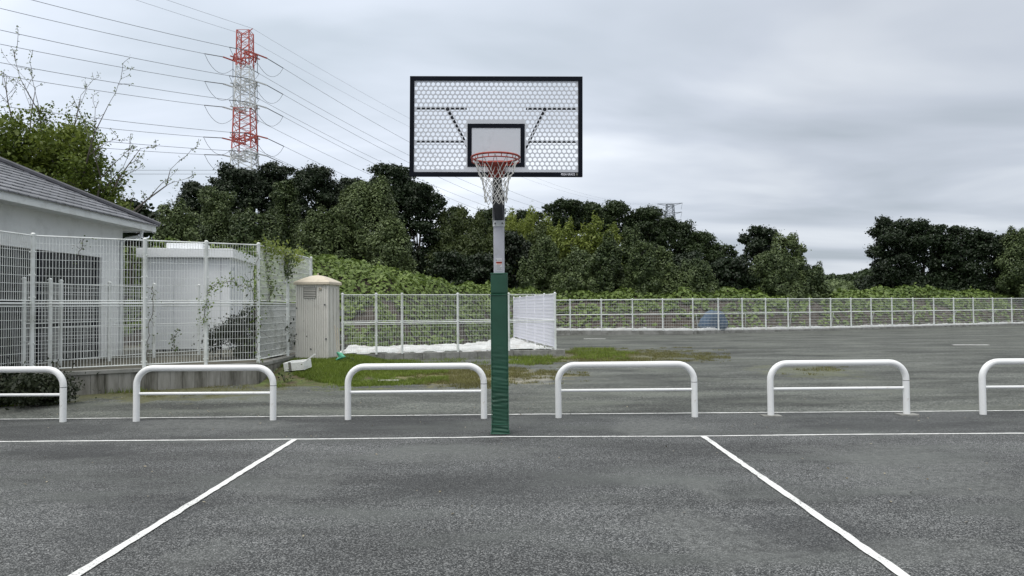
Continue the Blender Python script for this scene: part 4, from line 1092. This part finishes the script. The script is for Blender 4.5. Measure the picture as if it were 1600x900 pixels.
gr = np.concatenate([region_px(405, 560, 700, 610, 90000, 1, .26), region_px(425, 560, 580, 606, 50000, 2, .24), region_px(540, 556, 780, 575, 9000, 14, .40)])
blades('green_grass', not_walls(gr), .03, .10, .0045, M['grass_green'], 1, 'bright green grass round the cabinet and in front of the kerb')
dr = np.concatenate([region_px(540, 570, 920, 608, 60000, 3, .36), region_px(780, 544, 1140, 572, 70000, 4, .34), region_px(1195, 570, 1350, 592, 7000, 5, .50), region_px(60, 598, 440, 626, 12000, 6, .47), region_px(380, 590, 560, 612, 6000, 7, .45)])
blades('dry_grass', not_walls(dr), .02, .07, .004, M['grass_dry'], 2, 'sparse yellowish dry grass on the old asphalt behind the guard rails')
g2 = np.concatenate([region_px(870, 545, 1000, 564, 12000, 8, .33), region_px(770, 550, 900, 575, 12000, 9, .38), region_px(60, 600, 250, 622, 5000, 10, .45), region_px(-60, 612, 110, 640, 9000, 11, .35)])
blades('weeds', not_walls(g2), .03, .13, .006, M['grass_green'], 3, 'taller weeds by the kerb corner and under the bush')

# broad-leaf weeds at the wall foot (each a small plant)
wl2 = ['leafy weed at the wall foot, first right of the dark bush', 'leafy weed at the wall foot between the first two guard rails', 'leafy weed against the wall behind the left leg of the second guard rail', 'leafy weed against the wall seen through the second guard rail', 'leafy weed at the wall foot near the end of the second guard rail', 'leafy weed at the tall fence corner beside the foam box', 'leafy weed in the shade right of the cabinet foot', 'leafy weed hanging over the kerb corner']
spots = [(115, 612, .20), (160, 612, .14), (228, 606, .26), (285, 603, .16), (322, 600, .13), (444, 583, .22), (541, 565, .2), (852, 553, .22)]
for i, ((x, y, s), lab) in enumerate(zip(spots, wl2)):
    p = G(x, y)
    if x == 541: p = P(541, 566, 17.6); p.z = .22
    if x == 444: p = P(444, 583, 15.2); p.z = .05
    t = empty('weed_plant', p, lab, 'weed', 'leafy weeds at the wall foot'); g = np.random.default_rng(40 + i); n = 46
    pp = g.normal(0, 1, (n, 3)) * np.array([s * .6, s * .25, s * .5]) + np.array([0, -.02, s * .6]); pp[:, 2] = np.abs(pp[:, 2]) + .01
    v, q = leaf_quads(pp, np.tile([0, -.3, 1.], (n, 1)), .06, g, .7, .25, .6); np_mesh('leaves', v, q, M['lf_kudzu'], t)
    mb = MB()
    for j in range(5): mb.tube([(0, 0, 0), (g.normal(0, s * .3), 0, s * .9)], .004, 4)
    mb.build('stem', M['twig'], t)

# vines on the tall fence
def vine(path, n, size, spread, label, seed, mkey='lf_kudzu', r=.006):
    g = np.random.default_rng(seed); p0 = Vector(path[0]); t = empty('fence_vine', p0, label, 'vine', 'vines climbing the tall fence'); pts = []
    for a, b in zip(path, path[1:]):
        a, b = Vector(a) - p0, Vector(b) - p0; k = max(3, int((b - a).length / .08))
        for i in range(k): pts.append(a.lerp(b, i / k) + Vector((g.normal(0, .02), g.normal(0, .012), g.normal(0, .02))))
    mb = MB(); mb.tube(pts, r, 4)
    for j in range(len(pts) // 4):
        s = pts[g.integers(0, len(pts))]; e = s + Vector((g.normal(0, spread), g.normal(0, .03), g.normal(-.03, spread))); mb.tube([s, s.lerp(e, .5) + Vector((0, -.01, .02)), e], r * .6, 4)
    mb.build('stem', M['twig'], t)
    if n:
        idx = g.integers(0, len(pts), n); pp = np.array([tuple(pts[i]) for i in idx]) + g.normal(0, 1, (n, 3)) * np.array([spread, .04, spread])
        v, q = leaf_quads(pp, np.tile([0, -1., .6], (n, 1)), size, g, .8, .2, .5); np_mesh('leaves', v, q, M[mkey], t)
def FP(px, py):   # point on the front mesh plane between x=-7.28 and -5.45
    a, b = Vector((-7.28, 14.2)), Vector((-5.45, 15.4)); dd = b - a; k = (px - 800) / F; s = (k * a.y - a.x) / (dd.x - k * dd.y); q = a + dd * s; return P(px, py, q.y - .03)
def FPL(px, py):
    a, b = Vector((-8.8, 13.15)), Vector((-7.28, 14.2)); dd = b - a; k = (px - 800) / F; s = (k * a.y - a.x) / (dd.x - k * dd.y); q = a + dd * s; return P(px, py, q.y - .03)
def SP(px, py):
    Y = -5.42 / ((px - 800) / F); return P(px, py, Y)
vine([FP(404, 568), FP(398, 480), FP(392, 440), FP(405, 395), FP(372, 388)], 150, .05, .12, 'leafy vine climbing the fence corner post and reaching left along the top', 1, 'lf_bank')
vine([SP(410, 384), SP(425, 388), SP(440, 395), SP(452, 402), SP(470, 400)], 560, .065, .11, 'thick vine hanging from the top of the side fence', 2, 'lf_cherry')
vine([SP(448, 398), SP(446, 415), SP(450, 432)], 300, .06, .09, 'bunch of vine leaves hanging at the second side fence post', 3)
vine([SP(415, 390), SP(418, 430), SP(424, 455), SP(420, 470)], 240, .05, .1, 'vine trailing down the middle of the side fence', 4)
vine([FP(318, 500), FP(322, 470), FP(330, 445), FP(360, 440), FP(385, 446), FP(398, 450)], 240, .045, .07, 'light green vine across the upper mesh before the shed', 5, 'lf_bank')
vine([FP(228, 560), FP(232, 520), FP(240, 480), FP(236, 440)], 60, .035, .09, 'thin almost bare vine beside the fence post before the shed', 6)
vine([FP(275, 545), FP(270, 530), FP(282, 512)], 40, .045, .04, 'little sprig of vine low on the mesh before the shed', 7)
vine([FPL(125, 402), FPL(124, 390), FPL(130, 378), FPL(133, 370)], 22, .04, .08, 'thin bare vine twig high on the left mesh before the house', 8)
# dark shrub growth behind the mesh, right of the shed
t = empty('yard_shrub', (-6.85, 17.6, .4), 'dark overgrown shrub inside the yard right of the white shed', 'shrub')
bl = []; rg = random.Random(5)
for i in range(20):
    x = rg.uniform(-.55, 1.1); bl.append((x, rg.uniform(-.3, .5), rg.uniform(.05, .55 + .45 * (x + .5)), rg.uniform(.2, .4), .3, rg.uniform(.2, .36)))
foliage('foliage', bl, M['lf_bush'], t, .07, 170, 12, .6, .8, .3, lumps=True, stray=.3, shell=.5)
mb = MB(); [mb.tube([(x, 0, -.1), (x + .05, 0, .9)], [.02, .01], 5) for x in (-.3, .2, .7, 1.1)]; mb.build('stem', M['bark'], t)

# ------------------------------------------------------------------ guard rails
def rail_proto():
    t = empty('guard_rail', (0, 0, 0), 'x', 'guard rail', 'white guard rails in a row behind the court')
    W, H, rr_, rad = 0.965, 0.745, 0.0445, 0.235
    pts = [(-W, 0, -.05), (-W, 0, .3), (-W, 0, H - rad)]
    for k in range(1, 9):
        a = math.pi / 2 * k / 8; pts.append((-W + rad * (1 - math.cos(a)), 0, H - rad + rad * math.sin(a)))
    pts += [(0, 0, H)]
    for k in range(0, 9):
        a = math.pi / 2 * (1 - k / 8); pts.append((W - rad * (1 - math.cos(a)), 0, H - rad + rad * math.sin(a)))
    pts += [(W, 0, .3), (W, 0, -.05)]
    MB().tube(pts, rr_, 24).build('tube_frame', M['rail_white'], t, smooth=True)
    MB().tube([(-W + .02, 0, .385), (W - .02, 0, .385)], 0.021, 16).build('crossbar', M['rail_white'], t, smooth=True)
    s = MB(); s.tube([(W, 0, H - rad - .015), (W, 0, H - rad - .022)], rr_ * 1.02, 24); s.build('joint_ring', M['bolt'], t, smooth=True)
    return t
def foot(parent, x):
    f = MB(); f.box(x - .13, x + .13, -.09, .09, -.02, .019); f.build('foot_plate', M['conc'], parent, bevel=.004)
proto = rail_proto()
RX = [(-7, 654.5), (320, 656), (650, 653.5), (979, 652.5), (1310.5, 651), (1643, 648)]
RL = ['white guard rail cut by the left edge, in front of the dark bush', 'white guard rail in front of the stained concrete wall, second from the left', 'white guard rail just left of the green padded pole', 'white guard rail just right of the green padded pole', 'white guard rail with visible foot plates, second right of the pole', 'white guard rail cut by the right edge of the picture']
kids = list(proto.children)
for i, ((x, y), lab) in enumerate(zip(RX, RL)):
    if i == 0: r_ = proto
    else:
        r_ = proto.copy(); COL.objects.link(r_)
        for c in kids:
            d_ = c.copy(); COL.objects.link(d_); d_.parent = r_
    p = G(x, 653.5 - .0079 * (x - 650)); r_.location = (P(x, 640, 10.22).x, 10.22, 0.004); r_['label'] = lab
    r_.rotation_euler = (R(random.uniform(-.4, .4)), R(random.uniform(-.25, .25)), R(random.uniform(-1.0, 1.0)))
    if i == 4: foot(r_, -.965); foot(r_, .965)

# ------------------------------------------------------------------ basketball hoop
def hoop():
    base = G(781.5, 677); base.y = 9.02; base = Vector((P(781.3, 600, 9.02).x, 9.02, 0.004))
    t = empty('basketball_hoop', base, 'outdoor basketball hoop with perforated white backboard, red rim, white net and green padded pole', 'basketball hoop')
    # pole
    pm = MB(); pm.box(-.068, .068, -.068, .068, 0, 3.05); pole = pm.build('pole', M['pole'], t, bevel=.012)
    # upper side plates
    g = MB()
    for s in (-1, 1):
        x0 = s * .070 if s > 0 else -.0755
        g.prism([(x0, -.075, 2.60), (x0, .08, 2.60), (x0, .08, 3.12), (x0, -.25, 3.12), (x0, -.13, 2.85)], (.0055, 0, 0))
    g.box(-.0755, .0755, -.078, -.070, 2.585, 2.66)
    pl = g.build('bracket_plate', M['plate'], t)
    for s in (-1, 1):
        b = MB(); b.tube([(s * .045, -.078, 2.622), (s * .045, -.094, 2.622)], .011, 6); b.build('bolt', M['bolt'], pl)
    # arm
    bd = P(775.2, 197.6, 7.417) - base    # board centre, front face
    a = MB(); yb0 = bd.y + .10; xs = .048
    def sec(y, z0, z1, x, hw): return [(x - hw, y, z0), (x + hw, y, z0), (x + hw, y, z1), (x - hw, y, z1)]
    s1 = sec(-.062, 2.66, 3.02, 0, .052); s2 = sec(-.35, 2.78, 3.10, 0, .05); s3 = sec(yb0, 3.03, 3.26, bd.x, .046)
    a.add(s1 + s2 + s3, [(0,1,5,4),(1,2,6,5),(2,3,7,6),(3,0,4,7),(4,5,9,8),(5,6,10,9),(6,7,11,10),(7,4,8,11),(3,2,1,0),(8,9,10,11)])
    a.build('arm', M['dark_metal'], t)
    # sticker
    s = MB(); s.box(-.040, .038, -.0712, -.0685, 2.03, 2.185); st = s.build('sticker', M['sticker'], pole)
    def strip(x0, x1, z0, z1, m, nm): q = MB(); q.box(x0, x1, -.0726, -.0713, z0, z1); q.build(nm, M[m], st)
    strip(-.036, .036, 2.124, 2.142, 'ink_red', 'warning_band'); strip(-.030, .034, 2.108, 2.122, 'ink_pink', 'pink_band')
    for (zz, x1) in ((2.160, .034), (2.094, .02), (2.082, .012), (2.068, .034), (2.054, .030), (2.042, .034)): strip(-.034, x1, zz, zz + .003, 'ink', 'text_line')
    strip(-.037, -.030, 2.156, 2.168, 'ink', 'pictogram')
    # pad
    def pad_section(z0, z1, hw, amp, nz, name, flare=0.0):
        vs = []; per = []
        r = .022; n = 7
        for (cx_, cy_, a0) in ((1, -1, -90), (1, 1, 0), (-1, 1, 90), (-1, -1, 180)):
            for k in range(n + 1):
                an = R(a0 + 90 * k / n); per.append((cx_ * (hw - r) + r * math.cos(an), cy_ * (hw - r) + r * math.sin(an)))
        # refine flat sides
        per2 = []
        for i in range(len(per)):
            p, q = per[i], per[(i + 1) % len(per)]; d = math.hypot(q[0] - p[0], q[1] - p[1]); k = max(1, int(d / .02))
            for j in range(k): per2.append((p[0] + (q[0] - p[0]) * j / k, p[1] + (q[1] - p[1]) * j / k))
        m_ = len(per2)
        for j in range(nz + 1):
            z = z0 + (z1 - z0) * j / nz
            fold = max(0, min(1, (1.15 - z) / .55))
            for (x, y) in per2:
                l = math.hypot(x, y); ph = 2.2 * float(vnoise(np.array([x * 9 + 3.0]), np.array([z * 3.0]))[()] if False else 0)
                wv = math.sin((z + .05 * math.sin(z * 13.7) + .03 * math.sin(z * 5.1 + 1)) * 66 + 1.1 * math.sin(x * 9 + y * 7 + z * 9) + 2.2 * math.sin(z * 17) + 14 * x * x * 4) 
                wv *= .45 + .55 * math.sin(z * 23.1 + 2 * math.sin(z * 41)) ** 2; wv += 0.35 * math.sin(z * 131 + x * 21 - y * 13)
                k = 1 + amp * fold * wv / l - (amp * .6 * fold / l)
                k *= 1 + flare * max(0, (.10 - z) / .10) * .09
                if j in (0, nz): k *= .985
                vs.append((x * k, y * k, z))
        fs = [tuple(range(m_))[::-1], tuple(nz * m_ + i for i in range(m_))]
        for j in range(nz):
            for i in range(m_): fs.append((j * m_ + i, j * m_ + (i + 1) % m_, (j + 1) * m_ + (i + 1) % m_, (j + 1) * m_ + i))
        mb = MB(); mb.add(vs, fs); o = mb.build(name, M['pad'], t); o.data.polygons.foreach_set('use_smooth', [len(p.vertices) == 4 for p in o.data.polygons]); return o
    pad = pad_section(0.0, 1.725, .1035, .0050, 260, 'pole_pad', 1.0)
    pad_section(1.73, 2.0, .1065, 0.001, 8, 'pad_collar')
    for (z, hw) in ((1.995, .1075), (1.733, .1085), (0.125, .106), (0.012, .117)):
        q = MB(); pts = [(-hw, -hw, z), (0, -hw - .002, z - .004), (hw, -hw, z), (hw, hw, z), (-hw, hw, z), (-hw, -hw, z)]; q.tube(pts, .0045, 6); q.build('piping', M['pad_edge'], pad)
    for s in (-1, 1): q = MB(); q.tube([(s * .104, -.103, .02), (s * .1035, -.103, .9), (s * .1035, -.103, 1.72)], .004, 6); q.build('piping', M['pad_edge'], pad)

    # backboard: its own frame of reference, face in the local XZ plane looking to -Y
    bw, bh = 1.80, 1.05
    def bb(mb, name, m, parent, **kw): return mb.build(name, m, parent, **kw)
    p_ = 0.0506; rq = p_ * .866; hr = 0.0203; nr = 21; th = .0035
    zc0 = 10 * rq + 0.006     # top row height above centre
    mb = MB(); nseg = 12
    def rect(x0, x1, z0, z1): mb.add([(x0, 0, z0), (x1, 0, z0), (x1, 0, z1), (x0, 0, z1)], [(0, 1, 2, 3)])
    def cell(cx_, cz_, w_, h_):
        vs = []; 
        corners = [(w_ / 2, h_ / 2), (-w_ / 2, h_ / 2), (-w_ / 2, -h_ / 2), (w_ / 2, -h_ / 2)]
        per = []
        for k in range(nseg):
            a_ = 2 * math.pi * k / nseg + math.pi / nseg
            c_, s_ = math.cos(a_), math.sin(a_); f = min(w_ / 2 / max(abs(c_), 1e-6), h_ / 2 / max(abs(s_), 1e-6)); per.append((c_ * f, s_ * f, c_ * hr, s_ * hr))
        o = len(mb.v)
        for (x, z, ix, iz) in per: mb.v.append((cx_ + x, 0, cz_ + z)); mb.v.append((cx_ + ix, 0, cz_ + iz))
        for (ix, iz) in ((q[2], q[3]) for q in per): mb.v.append((cx_ + ix, th + .004, cz_ + iz))   # flanged hole lip
        for k in range(nseg):
            j = (k + 1) % nseg; mb.f.append((o + 2 * k, o + 2 * j, o + 2 * j + 1, o + 2 * k + 1))
            mb.f.append((o + 2 * k + 1, o + 2 * j + 1, o + 2 * nseg + j, o + 2 * nseg + k))
        # corner fillers
        for (x, z) in corners:
            k0 = min(range(nseg), key=lambda k: (per[k][0] - x) ** 2 + (per[k][1] - z) ** 2); best = None
            for k in range(nseg):
                j = (k + 1) % nseg; A_, B_ = per[k], per[j]
                on = lambda q: (abs(abs(q[0]) - w_ / 2) < 1e-6, abs(abs(q[1]) - h_ / 2) < 1e-6)
                if on(A_) != on(B_) and (A_[0] * x >= 0 and B_[0] * x >= 0 and A_[1] * z >= 0 and B_[1] * z >= 0):
                    i0 = len(mb.v); mb.v.append((cx_ + x, 0, cz_ + z)); mb.f.append((o + 2 * k, i0, o + 2 * j))
    xe = .86; ze = .49
    ex_x, ex_z = .305, zc0 - 8.5 * rq     # plain middle part
    for r_i in range(nr):
        cz_ = zc0 - r_i * rq; z0, z1 = cz_ - rq / 2, cz_ + rq / 2
        n = 33 if r_i % 2 == 0 else 34; xs0 = -(n - 1) / 2 * p_; runs = []
        for k in range(n):
            cx_ = xs0 + k * p_
            if cz_ < ex_z and abs(cx_) < ex_x: continue
            runs.append(cx_)
        for cx_ in runs: cell(cx_, cz_, p_, rq)
        lo, hi = min(runs) - p_ / 2, max(runs) + p_ / 2
        if lo > -xe - .01: rect(-xe - .02, lo, z0, z1); rect(hi, xe + .02, z0, z1)
        if cz_ < ex_z:
            l_ = max(x for x in runs if x < 0) + p_ / 2; h_ = min(x for x in runs if x > 0) - p_ / 2; rect(l_, h_, z0, z1)
    zt = zc0 + rq / 2; zb_ = zc0 - (nr - 1) * rq - rq / 2; rect(-xe - .02, xe + .02, zt, ze + .01); rect(-xe - .02, xe + .02, -ze - .01, zb_)
    board = mb.build('backboard', M['board'], t); board.location = bd; board.rotation_euler = (0, 0.0105, 0)
    # border frame
    f = MB(); W2, H2, bw_ = bw / 2, bh / 2, .0455
    f.box(-W2, W2, -.012, .03, H2 - bw_, H2); f.box(-W2, W2, -.012, .03, -H2, -H2 + bw_)
    f.box(-W2, -W2 + bw_, -.0115, .0295, -H2 + bw_, H2 - bw_); f.box(W2 - bw_, W2, -.0115, .0295, -H2 + bw_, H2 - bw_)
    f.build('border_frame', M['navy'], board, bevel=.003)
    # target square (top at crop y 420 -> z)
    q = MB(); tw = .298; zt_, zb2 = -.0 + (197.6 - 193.3) / 151, (197.6 - 261.5) / 151; b_ = .044
    q.box(-tw, tw, -.004, -.001, zt_ - b_, zt_); q.box(-tw, tw, -.004, -.001, zb2, zb2 + b_)
    q.box(-tw, -tw + b_, -.0039, -.001, zb2 + b_, zt_ - b_); q.box(tw - b_, tw, -.0039, -.001, zb2 + b_, zt_ - b_)
    q.build('target_square', M['navy'], board)
    # rear frame bars seen through the holes
    for zz in (zc0 - 5.62 * rq, zc0 - 13.6 * rq):
        for s in (-1, 1):
            q = MB(); q.box(min(s * .31, s * .86), max(s * .31, s * .86), .035, .07, zz - .004, zz + .009); q.build('rear_bar', M['dark_metal'], board)
    q = MB(); q.box(-.31, .31, .012, .05, zb2 + .02, zb2 + .07); q.box(-.31, .31, .012, .05, zt_ - .07, zt_ - .02); q.box(-.10, .10, .05, .12, zb2 + .02, zt_ - .02); q.build('mounting_frame', M['dark_metal'], board)
    for s in (-1, 1):
        q = MB(); q.tube([(s * .51, .06, zc0 - 5.75 * rq), (s * .28, .42, zb2 + .22)], .017, 6); q.tube([(s * .28, .42, zb2 + .22), (s * .05, .8, zb2 + .04)], .017, 6); q.build('strut', M['dark_metal'], board)
        q = MB(); q.tube([(s * .51, .03, zc0 - 5.8 * rq), (s * .51, .07, zc0 - 5.8 * rq)], .024, 8); q.build('bolt', M['dark_metal'], board)
    fc = bpy.data.curves.new('logo', 'FONT'); fc.body = 'PEGA GRACE'; fc.size = 0.032; fc.extrude = 0.0008; fc.offset = .0006
    fo = bpy.data.objects.new('n', fc); COL.objects.link(fo); bpy.context.view_layer.update()
    me = bpy.data.meshes.new_from_object(fo.evaluated_get(bpy.context.evaluated_depsgraph_get())); bpy.data.objects.remove(fo)
    me.materials.clear(); me.materials.append(M['logo']); xs_ = [v.co.x for v in me.vertices]; L_ = max(xs_) - min(xs_)
    for v in me.vertices: v.co.x *= .142 / L_
    o = bpy.data.objects.new('logo_text', me); COL.objects.link(o); o.parent = board; o.location = (.676, -.0135, -H2 + .013); o.rotation_euler = (R(90), 0, 0)
    q = MB(); q.box(.832, .850, -.014, -.0125, -H2 + .012, -H2 + .034); q.build('logo_mark', M['vent'], board)
    # rim
    rc = P(773.5, 248.2, 7.03) - base; rc = Vector((bd.x, bd.y - .385, 3.05 - .004))
    rim = MB(); R_ = .236; pts = [(R_ * math.cos(a_), R_ * math.sin(a_), 0) for a_ in np.linspace(0, 2 * math.pi, 49)]
    rim.tube(pts, .0105, 10, cap=False); rim.tube([(x * 1.0, y * 1.0, -.038) for (x, y, z) in pts], .006, 8, cap=False)
    for k in range(12):
        a_ = 2 * math.pi * (k + .5) / 12; x, y = math.cos(a_) * R_, math.sin(a_) * R_; rim.tube([(x, y, 0), (x * 1.02, y * 1.02, -.02), (x, y, -.04)], .0045, 5)
    ro = rim.build('rim', M['rim'], t, smooth=True); ro.location = rc
    br = MB(); br.box(-.085, .085, .36, .383, -.13, .045)
    br.add([(-.075, .15, -.012), (.075, .15, -.012), (.085, .36, .03), (-.085, .36, .03), (-.075, .17, -.03), (.075, .17, -.03), (.085, .36, -.12), (-.085, .36, -.12)], [(0,1,2,3),(7,6,5,4),(0,4,5,1),(1,5,6,2),(3,7,4,0)])
    for s in (-1, 1): br.tube([(s * .2, .12, -.0), (s * .085, .365, -.005)], .009, 6)
    br.build('rim_bracket', M['rim'], ro)
    # net
    net = MB(); rng = random.Random(4)
    prof = [(.235, -.01), (.172, -.150), (.148, -.205), (.132, -.258), (.122, -.310), (.114, -.360), (.110, -.408), (.108, -.452)]
    nn = 12; nodes = []
    for j, (r_, z_) in enumerate(prof):
        row = []
        for k in range(nn):
            a_ = 2 * math.pi * (k + (.5 if j % 2 else 0)) / nn + rng.uniform(-.06, .06) * (j > 1)
            row.append(Vector((r_ * math.cos(a_) * rng.uniform(.94, 1.05), r_ * math.sin(a_) * rng.uniform(.94, 1.05), z_ + rng.uniform(-.010, .010) * (j > 0))))
        nodes.append(row)
    for j in range(len(prof) - 1):
        for k in range(nn):
            a_ = nodes[j][k]
            for dk in ((0, -1) if j % 2 == 0 else (0, 1)):
                b_ = nodes[j + 1][(k + dk) % nn]; mid = (a_ + b_) / 2; mid += Vector((mid.x, mid.y, 0)) * -.03 + Vector((0, 0, -.006)); net.tube([a_, mid, b_], .0034, 5)
            if j > 0: net.tube([a_ + Vector((0, 0, .010)), a_ - Vector((0, 0, .010))], .0062, 6)
    net.build('net', M['net'], ro)
hoop()

# ------------------------------------------------------------------ pylons and power lines
def lattice(mb_pick, x, y, levels, rl, rb):
    """levels = [(z, half width)]; square tower with X bracing; mb_pick(z) -> mesh builder for that height"""
    for (z0, h0), (z1, h1) in zip(levels, levels[1:]):
        mb = mb_pick((z0 + z1) / 2); c0 = [(x + sx * h0, y + sy * h0, z0) for sx, sy in ((-1, -1), (1, -1), (1, 1), (-1, 1))]; c1 = [(x + sx * h1, y + sy * h1, z1) for sx, sy in ((-1, -1), (1, -1), (1, 1), (-1, 1))]
        for k in range(4):
            j = (k + 1) % 4; mb.tube([c0[k], c1[k]], rl, 5, cap=False); mb.tube([c0[k], c1[j]], rb, 4, cap=False); mb.tube([c0[j], c1[k]], rb, 4, cap=False); mb.tube([c1[k], c1[j]], rb, 4, cap=False)
ld = Vector((215, 400, 0)).normalized(); lp = Vector((ld.y, -ld.x, 0))     # line direction, arm direction
def main_pylon():
    D = 200; c = P(382.5, 250, D); cx_, cy_ = c.x, D
    def Z(py): return P(382.5, py, D).z
    t = empty('pylon', (cx_, cy_, 0), 'tall red and white lattice pylon rising above the left wood', 'pylon')
    R1, W1, R2, W2, dk = MB(), MB(), MB(), MB(), MB()
    zb1, zb2, zb3 = Z(105), Z(171), Z(235)
    def pick(z): return R1 if z > zb1 else W1 if z > zb2 else R2 if z > zb3 else W2
    lv = [(0, 6.4)]; zz = 10
    zs = sorted([Z(235), Z(171), Z(105)] + [Z(p) for p in (50, 62, 74, 88, 116, 130, 144, 158, 184, 197, 210, 222, 250, 265)] + [10, 20, 30, 36])
    for z in zs: lv.append((z, np.interp(z, [0, Z(235), Z(170), Z(100), Z(50)], [5.5, 2.65, 2.25, 1.8, 1.7])))
    lattice(pick, 0, 0, lv, .20, .085)
    arms = [(90, 4.9, R1), (132, 4.8, W1), (168, 4.9, W1), (216, 5.2, R2), (243, 4.8, W2)]
    pts = []
    for (py, L, mb) in arms:
        z = Z(py)
        for s in (-1, 1):
            e_ = lp * s * L
            for q in (-1.9, 1.9):
                b0 = lp * s * 2.0 + ld * q; mb.tube([(b0.x, b0.y, z + .9), (e_.x, e_.y, z)], .24, 4); mb.tube([(b0.x, b0.y, z - 1.2), (e_.x, e_.y, z)], .22, 4); mb.tube([(b0.x, b0.y, z - 1.2), (b0.x, b0.y, z + .9)], .18, 4)
                mb.tube([(b0.x, b0.y, z + .9), (b0.x - ld.x * 2 * q, b0.y - ld.y * 2 * q, z - 1.2)], .12, 4)
            # horizontal frame seen end on
            mb.tube([(e_.x - ld.x * 3.4, e_.y - ld.y * 3.4, z), (e_.x + ld.x * 3.4, e_.y + ld.y * 3.4, z)], .22, 4)
            mb.tube([(e_.x * .5 - ld.x * 3, e_.y * .5 - ld.y * 3, z), (e_.x * .5 + ld.x * 3, e_.y * .5 + ld.y * 3, z)], .2, 4)
            for q in (-1, 1):   # strain insulators and jumper loops along the line
                a_ = e_ + ld * q * 3.4; b_ = e_ + ld * q * 9.5; dk.tube([(a_.x, a_.y, z), (b_.x, b_.y, z - 1.0)], .12, 5)
                loop = []
                for k in range(9):
                    f = k / 8; p = b_.lerp(e_, f); loop.append((p.x, p.y, z - 1.0 - 4.2 * math.sin(math.pi * min(1, f * .9)) ** .8 * (1 - .15 * f)))
                dk.tube(loop, .055, 4)
            pts.append((e_, z - 1.0))
            dk.tube([(e_.x, e_.y, z), (e_.x, e_.y, z - 5)], .09, 4)
    z = Z(50)
    for s in (-1, 1): R1.tube([(0, 0, z - .5), (lp.x * s * 3, lp.y * s * 3, z + .4)], .12, 4); pts.append((lp * s * 3, z + .4))
    R1.build('red_section', M['py_red'], t); R2.build('red_section', M['py_red'], t); W1.build('white_section', M['py_white'], t); W2.build('white_section', M['py_white'], t); dk.build('insulators', M['py_dark'], t)
    return Vector((cx_, cy_, 0)), pts, Z
pc, wpts, ZF = main_pylon()
fp = P(1047, 335, 600); fpc = Vector((fp.x, 600, 0))
def far_pylon():
    t = empty('pylon', fpc, 'small grey lattice pylon far off above the middle wood', 'pylon'); mb = MB()
    def Zf(py): return P(1047, py, 600).z
    lv = [(0, 9), (20, 7), (40, 5.4), (Zf(352), 4.2), (Zf(345), 3.6), (Zf(337), 3.2), (Zf(330), 3.0), (Zf(324), 2.8), (Zf(319), 2.7)]
    lattice(lambda z: mb, 0, 0, lv, .30, .15)
    for (py, L) in ((319, 10), (333, 9.5), (345, 9)):
        z = Zf(py)
        for s in (-1, 1): mb.tube([(0, 0, z + .0), (s * L, -s * 2, z + .6)], .30, 4); mb.tube([(0, 0, z - 2.2), (s * L, -s * 2, z + .6)], .2, 4); mb.tube([(s * L, -s * 2, z + .6), (s * L * .93, 0, z - 4.5)], .12, 4)
    mb.build('lattice', M['grey_steel'], t)
far_pylon()
names = ['top', 'second', 'third', 'fourth', 'lowest']
for i, (e_, z) in enumerate(wpts):
    gw = i >= 10; nm = ('overhead earth' if gw else names[i // 2] + '-level'); side = 'nearer' if i % 2 else 'farther'
    r = .038 if gw else .066
    # right span to the far pylon
    a_ = pc + e_ + ld * (0 if gw else 9.5); a_.z = z; b_ = fpc + e_ * .8; b_.z = z + 9
    n = 40; pts = []
    for k in range(n + 1): f = k / n; p = a_.lerp(b_, f); p.z -= (17 if gw else 21) * 4 * f * (1 - f); pts.append(p - a_)
    mb = MB(); mb.tube(pts, r * .8, 4, cap=False); o = mb.build('power_line', M['cable'], loc=a_); tag(o, f'{side} {nm} wire running right from the red and white pylon', 'power line', 'power lines right of the pylon')
    a_ = pc + e_ - ld * (0 if gw else 9.5); a_.z = z; b_ = pc + e_ - ld * 360; b_.z = z + 2
    pts = []
    for k in range(n + 1): f = k / n; p = a_.lerp(b_, f); p.z -= (8 if gw else 13) * 4 * f * (1 - f); pts.append(p - a_)
    mb = MB(); mb.tube(pts, r, 4, cap=False); o = mb.build('power_line', M['cable'], loc=a_); tag(o, f'{side} {nm} wire running left from the red and white pylon', 'power line', 'power lines left of the pylon')
# last low pair left of the wood
for j, (py, lab) in enumerate(((266, 'upper of the two lowest wires showing through the bare twigs'), (272, 'lower of the two lowest wires showing through the bare twigs'))):
    a_ = P(345, py, 200); b_ = P(-60, py - 6, 150); mb = MB(); mb.tube([Vector((0, 0, 0)), (b_ - a_) / 2 - Vector((0, 0, .4)), b_ - a_], .06, 4, cap=False)
    tag(mb.build('power_line', M['cable'], loc=a_), lab, 'power line', 'power lines left of the pylon')

# fallen leaves and grit on the old asphalt and along the court edge
g = np.random.default_rng(77); pp = []
for (x0, y0, x1, y1, n) in ((60, 606, 460, 650, 120), (430, 600, 900, 650, 120), (900, 580, 1600, 648, 110), (0, 655, 1600, 684, 60), (0, 690, 1600, 860, 50)):
    a_, b_ = G(800, y1), G(800, y0); Y = g.uniform(a_.y, b_.y, n); X = (g.uniform(x0, x1, n) - 800) / F * Y; pp.append(np.stack([X, Y, np.full(n, .018)], 1))
pp = np.concatenate(pp); v, q = leaf_quads(pp, np.tile([0, 0, 1.], (len(pp), 1)), .028, g, .6, .15, .25)
M['litter'] = leafmat('dry_leaf', (0.07, 0.055, 0.03), (0.42, 0.38, 0.28), 0.1, 0.1, 1.0)
tag(np_mesh('leaf_litter', v, q, M['litter']), 'scattered tiny fallen leaves and grit on the asphalt', 'leaf litter', kind='stuff')
